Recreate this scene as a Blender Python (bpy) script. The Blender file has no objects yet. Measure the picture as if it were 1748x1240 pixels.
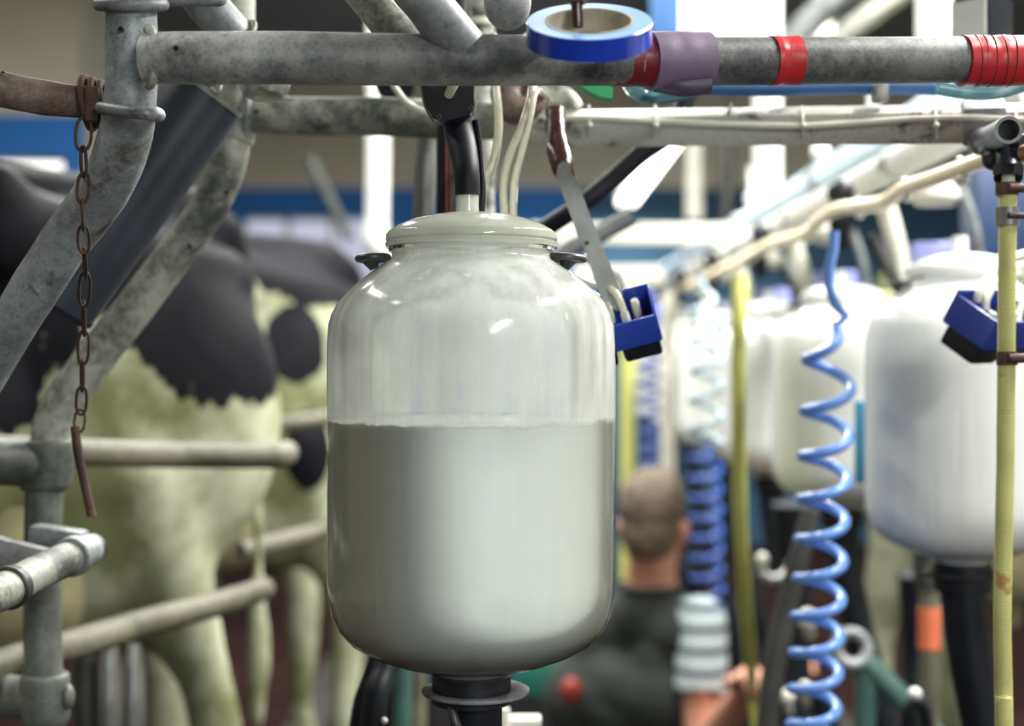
import bpy, bmesh, math, random
from mathutils import Vector, Matrix, Euler, noise as mnoise
random.seed(7)
PI = math.pi
F = 1748 / 36.0 * 50.0            # focal length in pixels of the 1748 px wide frame
CAMZ = 2.0
C = bpy.context.scene.collection


def P(x, y, d):
    """world point that the photograph shows at pixel x, y, standing d metres away"""
    return Vector(((x - 874) / F * d, d, CAMZ - (y - 620) / F * d))


# ------------------------------------------------------------------ materials
def new_mat(name):
    m = bpy.data.materials.new(name)
    m.use_nodes = True
    nt = m.node_tree
    nt.nodes.clear()
    out = nt.nodes.new('ShaderNodeOutputMaterial')
    return m, nt, out


def nd(nt, t, **kw):
    n = nt.nodes.new(t)
    for k, v in kw.items():
        if k.startswith('i_'):
            key = k[2:]
            key = int(key) if key.isdigit() else key.replace('_', ' ')
            n.inputs[key].default_value = v
        else:
            setattr(n, k, v)
    return n


def ramp(nt, stops, interp='LINEAR'):
    r = nt.nodes.new('ShaderNodeValToRGB')
    r.color_ramp.interpolation = interp
    el = r.color_ramp.elements
    while len(el) < len(stops):
        el.new(0.5)
    for e, (p, c) in zip(el, stops):
        e.position = p
        e.color = (c[0], c[1], c[2], 1) if isinstance(c, (tuple, list)) else (c, c, c, 1)
    return r


def srgb(r, g, b):
    f = lambda v: (v / 255 / 12.92) if v / 255 <= 0.04045 else ((v / 255 + 0.055) / 1.055) ** 2.4
    return (f(r), f(g), f(b))


def plain(name, col, rough=0.5, metal=0.0, vary=0.12, scale=18, bump=0.0, bscale=120, spec=0.5, coat=0.0, sss=0.0):
    m, nt, out = new_mat(name)
    b = nd(nt, 'ShaderNodeBsdfPrincipled')
    tc = nd(nt, 'ShaderNodeTexCoord')
    n = nd(nt, 'ShaderNodeTexNoise', i_Scale=scale, i_Detail=5.0, i_Roughness=0.6)
    nt.links.new(tc.outputs['Object'], n.inputs['Vector'])
    lo = tuple(max(0, c * (1 - vary)) for c in col)
    hi = tuple(min(1, c * (1 + vary)) for c in col)
    r = ramp(nt, [(0.3, lo), (0.7, hi)])
    nt.links.new(n.outputs['Fac'], r.inputs['Fac'])
    nt.links.new(r.outputs['Color'], b.inputs['Base Color'])
    b.inputs['Roughness'].default_value = rough
    b.inputs['Metallic'].default_value = metal
    b.inputs['Specular IOR Level'].default_value = spec
    b.inputs['Coat Weight'].default_value = coat
    if sss:
        b.inputs['Subsurface Weight'].default_value = sss
        b.inputs['Subsurface Radius'].default_value = (0.02, 0.015, 0.01)
    if bump:
        n2 = nd(nt, 'ShaderNodeTexNoise', i_Scale=bscale, i_Detail=4.0)
        nt.links.new(tc.outputs['Object'], n2.inputs['Vector'])
        bp = nd(nt, 'ShaderNodeBump', i_Strength=bump, i_Distance=0.002)
        nt.links.new(n2.outputs['Fac'], bp.inputs['Height'])
        nt.links.new(bp.outputs['Normal'], b.inputs['Normal'])
    nt.links.new(b.outputs['BSDF'], out.inputs['Surface'])
    return m


def blotchy(name, light, dark, rust=None, scale=26, lo=0.42, hi=0.6, metal=0.25, rough=0.5, rustamt=0.62, bump=0.35, grime=None):
    """weathered galvanised metal: light zinc with dark corroded blotches, optional rust stains"""
    m, nt, out = new_mat(name)
    b = nd(nt, 'ShaderNodeBsdfPrincipled')
    tc = nd(nt, 'ShaderNodeTexCoord')
    n1 = nd(nt, 'ShaderNodeTexNoise', i_Scale=scale * 1.5, i_Detail=10.0, i_Roughness=0.82)
    n2 = nd(nt, 'ShaderNodeTexNoise', i_Scale=scale * 0.28, i_Detail=3.0)
    nt.links.new(tc.outputs['Object'], n1.inputs['Vector'])
    nt.links.new(tc.outputs['Object'], n2.inputs['Vector'])
    a = nd(nt, 'ShaderNodeMath', operation='MULTIPLY_ADD', i_1=0.5)
    nt.links.new(n2.outputs['Fac'], a.inputs[0])
    s = nd(nt, 'ShaderNodeMath', operation='MULTIPLY', i_1=0.5)
    nt.links.new(n1.outputs['Fac'], s.inputs[0])
    nt.links.new(s.outputs[0], a.inputs[2])
    mid = tuple((p * 0.45 + q * 0.55) for p, q in zip(light, dark))
    r = ramp(nt, [(lo, dark), ((lo + hi) / 2, mid), (hi, light)])
    nt.links.new(a.outputs[0], r.inputs['Fac'])
    col = r.outputs['Color']
    if grime:
        # tarnish that thickens along the pipe: (x where it starts, x where it is full, multiplier)
        sx = nd(nt, 'ShaderNodeSeparateXYZ')
        nt.links.new(tc.outputs['Object'], sx.inputs[0])
        wob = nd(nt, 'ShaderNodeMath', operation='MULTIPLY_ADD', i_1=0.25)
        nt.links.new(n1.outputs['Fac'], wob.inputs[0])
        nt.links.new(sx.outputs['X'], wob.inputs[2])
        mr = nd(nt, 'ShaderNodeMapRange', i_1=grime[0] + 0.12, i_2=grime[1] + 0.12, i_3=1.0, i_4=grime[2])
        nt.links.new(wob.outputs[0], mr.inputs[0])
        gm = nd(nt, 'ShaderNodeVectorMath', operation='SCALE')
        nt.links.new(col, gm.inputs[0])
        nt.links.new(mr.outputs[0], gm.inputs[3])
        col = gm.outputs[0]
    # fine pits
    v = nd(nt, 'ShaderNodeTexNoise', i_Scale=scale * 7, i_Detail=3.0)
    nt.links.new(tc.outputs['Object'], v.inputs['Vector'])
    rv = ramp(nt, [(0.32, 0.45), (0.45, 1.0)])
    nt.links.new(v.outputs['Fac'], rv.inputs['Fac'])
    mx = nd(nt, 'ShaderNodeMix', data_type='RGBA', blend_type='MULTIPLY')
    mx.inputs[0].default_value = 0.55
    nt.links.new(col, mx.inputs[6])
    nt.links.new(rv.outputs['Color'], mx.inputs[7])
    col = mx.outputs[2]
    if rust:
        n3 = nd(nt, 'ShaderNodeTexNoise', i_Scale=scale * 0.5, i_Detail=6.0, i_Roughness=0.7, i_Distortion=0.6)
        ad = nd(nt, 'ShaderNodeVectorMath', operation='ADD')
        ad.inputs[1].default_value = (3.7, 1.2, 9.1)
        nt.links.new(tc.outputs['Object'], ad.inputs[0])
        nt.links.new(ad.outputs[0], n3.inputs['Vector'])
        r3 = ramp(nt, [(rustamt, 0.0), (rustamt + 0.1, 1.0)])
        nt.links.new(n3.outputs['Fac'], r3.inputs['Fac'])
        m3 = nd(nt, 'ShaderNodeMix', data_type='RGBA')
        nt.links.new(r3.outputs['Color'], m3.inputs[0])
        nt.links.new(col, m3.inputs[6])
        m3.inputs[7].default_value = (*rust, 1)
        col = m3.outputs[2]
    nt.links.new(col, b.inputs['Base Color'])
    b.inputs['Metallic'].default_value = metal
    b.inputs['Roughness'].default_value = rough
    bp = nd(nt, 'ShaderNodeBump', i_Strength=bump, i_Distance=0.0015)
    nt.links.new(a.outputs[0], bp.inputs['Height'])
    nt.links.new(bp.outputs['Normal'], b.inputs['Normal'])
    nt.links.new(b.outputs['BSDF'], out.inputs['Surface'])
    return m


def film(name, col, thin, thick, trans=0.5, streak=(42, 42, 2.6), lo=0.38, hi=0.62, rough=0.12, level=None):
    """clear plastic coated inside with a milk film: streaks where the film runs down"""
    m, nt, out = new_mat(name)
    tc = nd(nt, 'ShaderNodeTexCoord')
    vm = nd(nt, 'ShaderNodeVectorMath', operation='MULTIPLY')
    vm.inputs[1].default_value = streak
    nt.links.new(tc.outputs['Object'], vm.inputs[0])
    n = nd(nt, 'ShaderNodeTexNoise', i_Scale=1.0, i_Detail=5.0, i_Roughness=0.55)
    nt.links.new(vm.outputs[0], n.inputs['Vector'])
    n2 = nd(nt, 'ShaderNodeTexNoise', i_Scale=14.0, i_Detail=3.0)
    nt.links.new(tc.outputs['Object'], n2.inputs['Vector'])
    mm = nd(nt, 'ShaderNodeMath', operation='MULTIPLY_ADD', i_1=0.35)
    nt.links.new(n2.outputs['Fac'], mm.inputs[0])
    m2 = nd(nt, 'ShaderNodeMath', operation='MULTIPLY', i_1=0.65)
    nt.links.new(n.outputs['Fac'], m2.inputs[0])
    nt.links.new(m2.outputs[0], mm.inputs[2])
    r = ramp(nt, [(lo, thin), (hi, thick)])
    nt.links.new(mm.outputs[0], r.inputs['Fac'])
    # separate thin runs of thicker milk
    v2 = nd(nt, 'ShaderNodeVectorMath', operation='MULTIPLY')
    v2.inputs[1].default_value = (streak[0] * 1.6, streak[1] * 1.6, streak[2] * 0.9)
    nt.links.new(tc.outputs['Object'], v2.inputs[0])
    n7 = nd(nt, 'ShaderNodeTexNoise', i_Scale=1.0, i_Detail=2.0, i_Distortion=0.25)
    nt.links.new(v2.outputs[0], n7.inputs['Vector'])
    r7 = ramp(nt, [(0.60, 0.0), (0.66, 1.0)])
    nt.links.new(n7.outputs['Fac'], r7.inputs['Fac'])
    mxx = nd(nt, 'ShaderNodeMath', operation='MAXIMUM')
    nt.links.new(r.outputs['Color'], mxx.inputs[0])
    nt.links.new(r7.outputs['Color'], mxx.inputs[1])
    fac = mxx.outputs[0]
    if level is not None:
        # under the milk level the wall is wetted and the milk itself shows
        sx = nd(nt, 'ShaderNodeSeparateXYZ')
        nt.links.new(tc.outputs['Object'], sx.inputs[0])
        mr = nd(nt, 'ShaderNodeMapRange', i_1=level + 0.004, i_2=level + 0.010, i_3=0.12, i_4=1.0)
        ze = nd(nt, 'ShaderNodeMath', operation='MULTIPLY_ADD', i_1=0.014)
        n5 = nd(nt, 'ShaderNodeTexNoise', i_Scale=38.0, i_Detail=6.0, i_Roughness=0.7)
        nt.links.new(tc.outputs['Object'], n5.inputs['Vector'])
        nt.links.new(n5.outputs['Fac'], ze.inputs[0])
        nt.links.new(sx.outputs['Z'], ze.inputs[2])
        nt.links.new(ze.outputs[0], mr.inputs[0])
        ml = nd(nt, 'ShaderNodeMath', operation='MULTIPLY')
        nt.links.new(fac, ml.inputs[0])
        nt.links.new(mr.outputs[0], ml.inputs[1])
        fac = ml.outputs[0]
    d = nd(nt, 'ShaderNodeBsdfDiffuse', i_Color=(*col, 1))
    t = nd(nt, 'ShaderNodeBsdfTranslucent', i_Color=(*col, 1))
    dt = nd(nt, 'ShaderNodeMixShader', i_0=trans)
    nt.links.new(d.outputs[0], dt.inputs[1])
    nt.links.new(t.outputs[0], dt.inputs[2])
    tr = nd(nt, 'ShaderNodeBsdfTransparent')
    tr.inputs[0].default_value = (0.96, 0.98, 0.96, 1)
    mixa = nd(nt, 'ShaderNodeMixShader')
    nt.links.new(fac, mixa.inputs[0])
    nt.links.new(tr.outputs[0], mixa.inputs[1])
    nt.links.new(dt.outputs[0], mixa.inputs[2])
    g = nd(nt, 'ShaderNodeBsdfGlossy', i_Roughness=rough)
    fr = nd(nt, 'ShaderNodeFresnel', i_IOR=1.45)
    mixg = nd(nt, 'ShaderNodeMixShader')
    nt.links.new(fr.outputs[0], mixg.inputs[0])
    nt.links.new(mixa.outputs[0], mixg.inputs[1])
    nt.links.new(g.outputs[0], mixg.inputs[2])
    nt.links.new(mixg.outputs[0], out.inputs['Surface'])
    return m


def emis(name, col, strength):
    m, nt, out = new_mat(name)
    e = nd(nt, 'ShaderNodeEmission', i_Color=(*col, 1), i_Strength=strength)
    nt.links.new(e.outputs[0], out.inputs['Surface'])
    return m


def coat_mat(name, patches, white, black, jag=0.09, dirt=None):
    """cow hide: black patches (ellipsoids in the cow's own space with jagged edges) on white hair"""
    m, nt, out = new_mat(name)
    b = nd(nt, 'ShaderNodeBsdfPrincipled')
    tc = nd(nt, 'ShaderNodeTexCoord')
    nz = nd(nt, 'ShaderNodeTexNoise', i_Scale=9.0, i_Detail=6.0, i_Roughness=0.65)
    st = nd(nt, 'ShaderNodeVectorMath', operation='MULTIPLY')
    st.inputs[1].default_value = (2.6, 2.6, 0.8)
    nt.links.new(tc.outputs['Object'], st.inputs[0])
    nt.links.new(st.outputs[0], nz.inputs['Vector'])
    nsub = nd(nt, 'ShaderNodeMath', operation='MULTIPLY_ADD', i_1=jag * 6, i_2=-jag * 3)
    nt.links.new(nz.outputs['Fac'], nsub.inputs[0])
    cur = None
    for c, r in patches:
        s = nd(nt, 'ShaderNodeVectorMath', operation='SUBTRACT')
        s.inputs[1].default_value = c
        nt.links.new(tc.outputs['Object'], s.inputs[0])
        dv = nd(nt, 'ShaderNodeVectorMath', operation='DIVIDE')
        dv.inputs[1].default_value = r
        nt.links.new(s.outputs[0], dv.inputs[0])
        ln = nd(nt, 'ShaderNodeVectorMath', operation='LENGTH')
        nt.links.new(dv.outputs[0], ln.inputs[0])
        if cur is None:
            cur = ln.outputs['Value']
        else:
            mn = nd(nt, 'ShaderNodeMath', operation='MINIMUM')
            nt.links.new(cur, mn.inputs[0])
            nt.links.new(ln.outputs['Value'], mn.inputs[1])
            cur = mn.outputs[0]
    ad = nd(nt, 'ShaderNodeMath', operation='ADD')
    nt.links.new(cur, ad.inputs[0])
    nt.links.new(nsub.outputs[0], ad.inputs[1])
    r = ramp(nt, [(0.0, 1.0), (0.96, 1.0), (0.985, 0.0)])
    sc = nd(nt, 'ShaderNodeMath', operation='MULTIPLY', i_1=1.0)
    nt.links.new(ad.outputs[0], sc.inputs[0])
    nt.links.new(sc.outputs[0], r.inputs['Fac'])
    n2 = nd(nt, 'ShaderNodeTexNoise', i_Scale=5.0, i_Detail=6.0, i_Roughness=0.6)
    nt.links.new(tc.outputs['Object'], n2.inputs['Vector'])
    d = dirt or tuple(x * 0.62 for x in white)
    rw = ramp(nt, [(0.40, d), (0.62, white)])
    nt.links.new(n2.outputs['Fac'], rw.inputs['Fac'])
    b.inputs['Specular IOR Level'].default_value = 0.04
    rb = ramp(nt, [(0.35, black), (0.7, tuple(x * 2.2 for x in black))])
    nt.links.new(n2.outputs['Fac'], rb.inputs['Fac'])
    mx = nd(nt, 'ShaderNodeMix', data_type='RGBA')
    nt.links.new(r.outputs['Color'], mx.inputs[0])
    nt.links.new(rw.outputs['Color'], mx.inputs[6])
    nt.links.new(rb.outputs['Color'], mx.inputs[7])
    nt.links.new(mx.outputs[2], b.inputs['Base Color'])
    rr = ramp(nt, [(0.0, 0.85), (1.0, 0.5)])
    nt.links.new(r.outputs['Color'], rr.inputs['Fac'])
    nt.links.new(rr.outputs['Color'], b.inputs['Roughness'])
    hb = nd(nt, 'ShaderNodeTexNoise', i_Scale=60.0, i_Detail=4.0)
    nt.links.new(st.outputs[0], hb.inputs['Vector'])
    bp = nd(nt, 'ShaderNodeBump', i_Strength=0.35, i_Distance=0.004)
    nt.links.new(hb.outputs['Fac'], bp.inputs['Height'])
    nt.links.new(bp.outputs['Normal'], b.inputs['Normal'])
    nt.links.new(b.outputs['BSDF'], out.inputs['Surface'])
    return m


def ribbed(name, col, period, axis=2, rough=0.5, stain=None):
    """braided hose: fine cross ribs"""
    m, nt, out = new_mat(name)
    b = nd(nt, 'ShaderNodeBsdfPrincipled')
    tc = nd(nt, 'ShaderNodeTexCoord')
    w = nd(nt, 'ShaderNodeTexWave', bands_direction='Z', i_Scale=1.0 / period / 3.18, i_Distortion=1.5, i_Detail=2.0)
    nt.links.new(tc.outputs['Object'], w.inputs['Vector'])
    n = nd(nt, 'ShaderNodeTexNoise', i_Scale=14.0, i_Detail=6.0)
    nt.links.new(tc.outputs['Object'], n.inputs['Vector'])
    r = ramp(nt, [(0.3, tuple(c * 0.72 for c in col)), (0.62, col)])
    nt.links.new(n.outputs['Fac'], r.inputs['Fac'])
    colr = r.outputs['Color']
    if stain:
        n3 = nd(nt, 'ShaderNodeTexNoise', i_Scale=22.0, i_Detail=5.0)
        nt.links.new(tc.outputs['Object'], n3.inputs['Vector'])
        r3 = ramp(nt, [(0.66, 0.0), (0.72, 0.8)])
        nt.links.new(n3.outputs['Fac'], r3.inputs['Fac'])
        mx = nd(nt, 'ShaderNodeMix', data_type='RGBA')
        nt.links.new(r3.outputs['Color'], mx.inputs[0])
        nt.links.new(colr, mx.inputs[6])
        mx.inputs[7].default_value = (*stain, 1)
        colr = mx.outputs[2]
    nt.links.new(colr, b.inputs['Base Color'])
    b.inputs['Roughness'].default_value = rough
    bp = nd(nt, 'ShaderNodeBump', i_Strength=0.5, i_Distance=0.0008)
    nt.links.new(w.outputs['Fac'], bp.inputs['Height'])
    nt.links.new(bp.outputs['Normal'], b.inputs['Normal'])
    nt.links.new(b.outputs['BSDF'], out.inputs['Surface'])
    return m


def stripes(name, c1, c2, period, duty=0.7):
    """knitted shirt: dark bands round a pale sleeve"""
    m, nt, out = new_mat(name)
    b = nd(nt, 'ShaderNodeBsdfPrincipled', i_Roughness=0.9)
    tc = nd(nt, 'ShaderNodeTexCoord')
    w = nd(nt, 'ShaderNodeTexWave', bands_direction='Z', wave_profile='SAW', i_Scale=1.0 / period / 3.18, i_Distortion=0.4)
    nt.links.new(tc.outputs['Object'], w.inputs['Vector'])
    r = ramp(nt, [(0.0, c1), (duty, c1), (duty + 0.05, c2), (0.97, c2), (1.0, c1)])
    nt.links.new(w.outputs['Fac'], r.inputs['Fac'])
    nt.links.new(r.outputs['Color'], b.inputs['Base Color'])
    nt.links.new(b.outputs['BSDF'], out.inputs['Surface'])
    return m


GALV = blotchy('galvanised', (0.36, 0.40, 0.42), (0.07, 0.08, 0.08), rust=(0.09, 0.05, 0.03), rustamt=0.58, lo=0.38, hi=0.62, scale=36)
GALVR = blotchy('galvanised_rail', (0.60, 0.62, 0.59), (0.10, 0.11, 0.12), lo=0.40, hi=0.60, scale=44, grime=(0.10, 0.26, 0.42))
GALVD = blotchy('galvanised_dark', (0.40, 0.42, 0.43), (0.07, 0.08, 0.085), lo=0.40, hi=0.66, scale=22)
GALVM = blotchy('galvanised_mottled', (0.36, 0.37, 0.32), (0.06, 0.07, 0.06), lo=0.44, hi=0.56, scale=34, metal=0.15)
PIPEG = blotchy('tarnished_pipe', (0.33, 0.35, 0.35), (0.10, 0.11, 0.12), lo=0.38, hi=0.66, scale=60, metal=0.3, rough=0.42)
FLAKE = blotchy('flaking_paint', (0.46, 0.46, 0.41), (0.08, 0.085, 0.08), lo=0.43, hi=0.48, scale=46, metal=0.0)
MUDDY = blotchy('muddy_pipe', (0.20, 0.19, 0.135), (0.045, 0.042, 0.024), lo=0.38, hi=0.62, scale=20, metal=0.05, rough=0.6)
GALVL = blotchy('galvanised_shaded', (0.20, 0.22, 0.195), (0.035, 0.04, 0.035), lo=0.38, hi=0.62, scale=26, metal=0.15)  # galvanised pipe darkened in colour for the light falloff at lower left
RUSTY = blotchy('rusty_iron', (0.24, 0.19, 0.155), (0.03, 0.016, 0.012), rust=(0.16, 0.055, 0.025), rustamt=0.5, lo=0.44, hi=0.6, metal=0.1, rough=0.6)
RUST = blotchy('rust', (0.10, 0.05, 0.034), (0.03, 0.015, 0.011), lo=0.4, hi=0.6, scale=90, metal=0.05, rough=0.7)
STEEL = plain('stainless', (0.42, 0.43, 0.42), rough=0.3, metal=0.85, vary=0.18, scale=40)
STEELM = plain('dull_steel_plate', (0.21, 0.22, 0.21), rough=0.45, metal=0.5, vary=0.25, scale=30)
DARKM = plain('dark_metal', (0.06, 0.06, 0.06), rough=0.45, metal=0.5, vary=0.4)
BLACK = plain('black_rubber', (0.007, 0.009, 0.014), spec=0.25, rough=0.5, vary=0.3)
BLACKS = plain('black_plastic', (0.008, 0.011, 0.017), rough=0.32, vary=0.2)
NAVYT = plain('slate_plastic_tube', (0.030, 0.038, 0.052), rough=0.34, vary=0.25, scale=9, bump=0.1)
BROWNP = plain('brown_gloss_paint', (0.05, 0.02, 0.018), rough=0.22, vary=0.5, scale=60, bump=0.6, bscale=90)
WHITEP = plain('white_plastic', (0.64, 0.66, 0.63), rough=0.3, vary=0.05)
CREAMP = plain('cream_plastic', (0.66, 0.66, 0.57), rough=0.35, vary=0.08)
CREAMR = plain('cream_painted_rail', (0.50, 0.49, 0.42), rough=0.5, vary=0.15)
CLEARH = film('milk_hose', (0.80, 0.79, 0.64), 0.55, 0.9, trans=0.45, streak=(30, 30, 30), rough=0.1)
YEL = ribbed('yellow_braided_hose', srgb(196, 197, 122), 0.0022, stain=(0.35, 0.13, 0.03))
YELP = plain('yellow_hose', srgb(212, 216, 124), rough=0.45, vary=0.08)
BLUEC = plain('blue_hose', srgb(104, 150, 226), rough=0.28, vary=0.08, coat=0.3)
BLUED = plain('blue_hose_dark', srgb(50, 84, 166), rough=0.28, vary=0.08, coat=0.3)
BLUEB = plain('blue_block_plastic', srgb(34, 60, 150), rough=0.35, vary=0.08, coat=0.2)
TAPEB = plain('blue_tape', srgb(30, 66, 190), rough=0.22, vary=0.1, coat=0.5)
TAPES = plain('blue_tape_side', srgb(140, 182, 232), rough=0.4, vary=0.06)
CARD = plain('tape_core_card', srgb(176, 170, 152), rough=0.8, vary=0.25, scale=60)
REDT = plain('red_tape', srgb(190, 44, 48), rough=0.33, vary=0.15, bump=0.5, bscale=45)
REDD = plain('dark_red_tape', srgb(112, 30, 38), rough=0.35, vary=0.15, bump=0.4, bscale=45)
MAUVE = plain('mauve_tape', srgb(116, 100, 122), rough=0.5, vary=0.12, scale=30, bump=0.5, bscale=35)
MAUVD = plain('dark_mauve_tape', srgb(72, 62, 84), rough=0.5, vary=0.12, bump=0.5, bscale=35)
GREEN = plain('green_plastic', srgb(20, 160, 90), rough=0.3, vary=0.1)
TEALH = film('teal_clear_hose', srgb(90, 140, 150), 0.6, 0.9, trans=0.4, streak=(20, 20, 20))
LBLUE = plain('pale_blue_pipe', srgb(190, 214, 228), rough=0.3, vary=0.06, coat=0.2)
ORANGE = plain('cream_orange_hose', srgb(253, 234, 196), rough=0.4, vary=0.08, coat=0.2)
SALMON = plain('salmon_tape', srgb(206, 108, 74), rough=0.5, vary=0.1)
TEAL = plain('teal_paint', srgb(56, 90, 84), rough=0.5, vary=0.25)
TEALG = plain('teal_green_paint', srgb(52, 140, 124), rough=0.5, vary=0.2)
LILAC = plain('lilac_panel', srgb(128, 132, 190), rough=0.5, vary=0.1)
DBLUE = plain('dark_blue_panel', srgb(8, 42, 80), rough=0.5, vary=0.1)
MBLUE = plain('mid_blue_paint', srgb(52, 96, 150), rough=0.5, vary=0.1)
CYANB = plain('cyan_blue_plastic', srgb(40, 130, 170), rough=0.4, vary=0.1)
WALLB = plain('wall_blue_paint', srgb(30, 104, 178), rough=0.7, vary=0.15, scale=2)
WALLU = plain('wall_beige_plaster', srgb(196, 190, 174), rough=0.9, vary=0.12, scale=1.5)
WALLD = plain('wall_dark_teal_paint', srgb(40, 78, 104), rough=0.8, vary=0.12, scale=2)
CEIL = plain('ceiling_grey_boards', srgb(96, 96, 90), rough=0.9, vary=0.15, scale=2)
FLOORP = plain('wet_dark_concrete', (0.022, 0.018, 0.016), rough=0.8, spec=0.2, vary=0.5, scale=4, bump=0.5, bscale=30)
FLOORR = plain('red_brown_platform', (0.018, 0.0065, 0.0055), rough=0.95, spec=0.1, vary=0.6, scale=4, bump=0.5, bscale=30)
KERB = plain('kerb_concrete', (0.022, 0.02, 0.016), rough=0.7, vary=0.4, scale=6)
MILK = plain('fresh_milk', (0.86, 0.89, 0.86), rough=0.35, vary=0.02, scale=20, sss=0.4)
JARF = film('jar_milk_film', (0.85, 0.88, 0.85), 0.55, 0.99, trans=0.36, lo=0.40, hi=0.60, level=(1190 - 716) * 1.24 / F)
LIDF = film('lid_milk_film', (0.72, 0.75, 0.65), 0.72, 0.96, trans=0.42, streak=(24, 24, 24), lo=0.40, hi=0.60)
JARW = film('white_jar_film', (0.95, 0.97, 0.95), 0.88, 0.99, trans=0.27, lo=0.36, hi=0.60, rough=0.2)
GLOWW = emis('daylight_pane', (0.78, 0.80, 1.0), 0.62)
GLOWB = emis('daylight_pane_bright', (1.0, 0.99, 0.93), 2.2)
GLOWS = emis('rooflight_pane', (0.98, 1.0, 0.97), 5.0)
TUBE = emis('fluorescent_tube', (1.0, 0.99, 0.92), 9.0)
SKIN = plain('skin', srgb(206, 150, 128), rough=0.5, vary=0.08, scale=25, sss=0.15)
HAIR = plain('short_brown_hair', srgb(104, 92, 78), rough=0.8, vary=0.35, scale=70, bump=0.9, bscale=240)
VEST = plain('charcoal_fleece', srgb(48, 54, 52), rough=0.95, vary=0.2, scale=12, bump=0.6, bscale=50)
SHIRT = stripes('striped_shirt', srgb(176, 190, 194), srgb(36, 46, 64), 0.048, 0.66)
TROUS = plain('dark_trousers', (0.02, 0.022, 0.03), rough=0.9)
BOOT = plain('rubber_boots', (0.015, 0.03, 0.02), rough=0.35)


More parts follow.
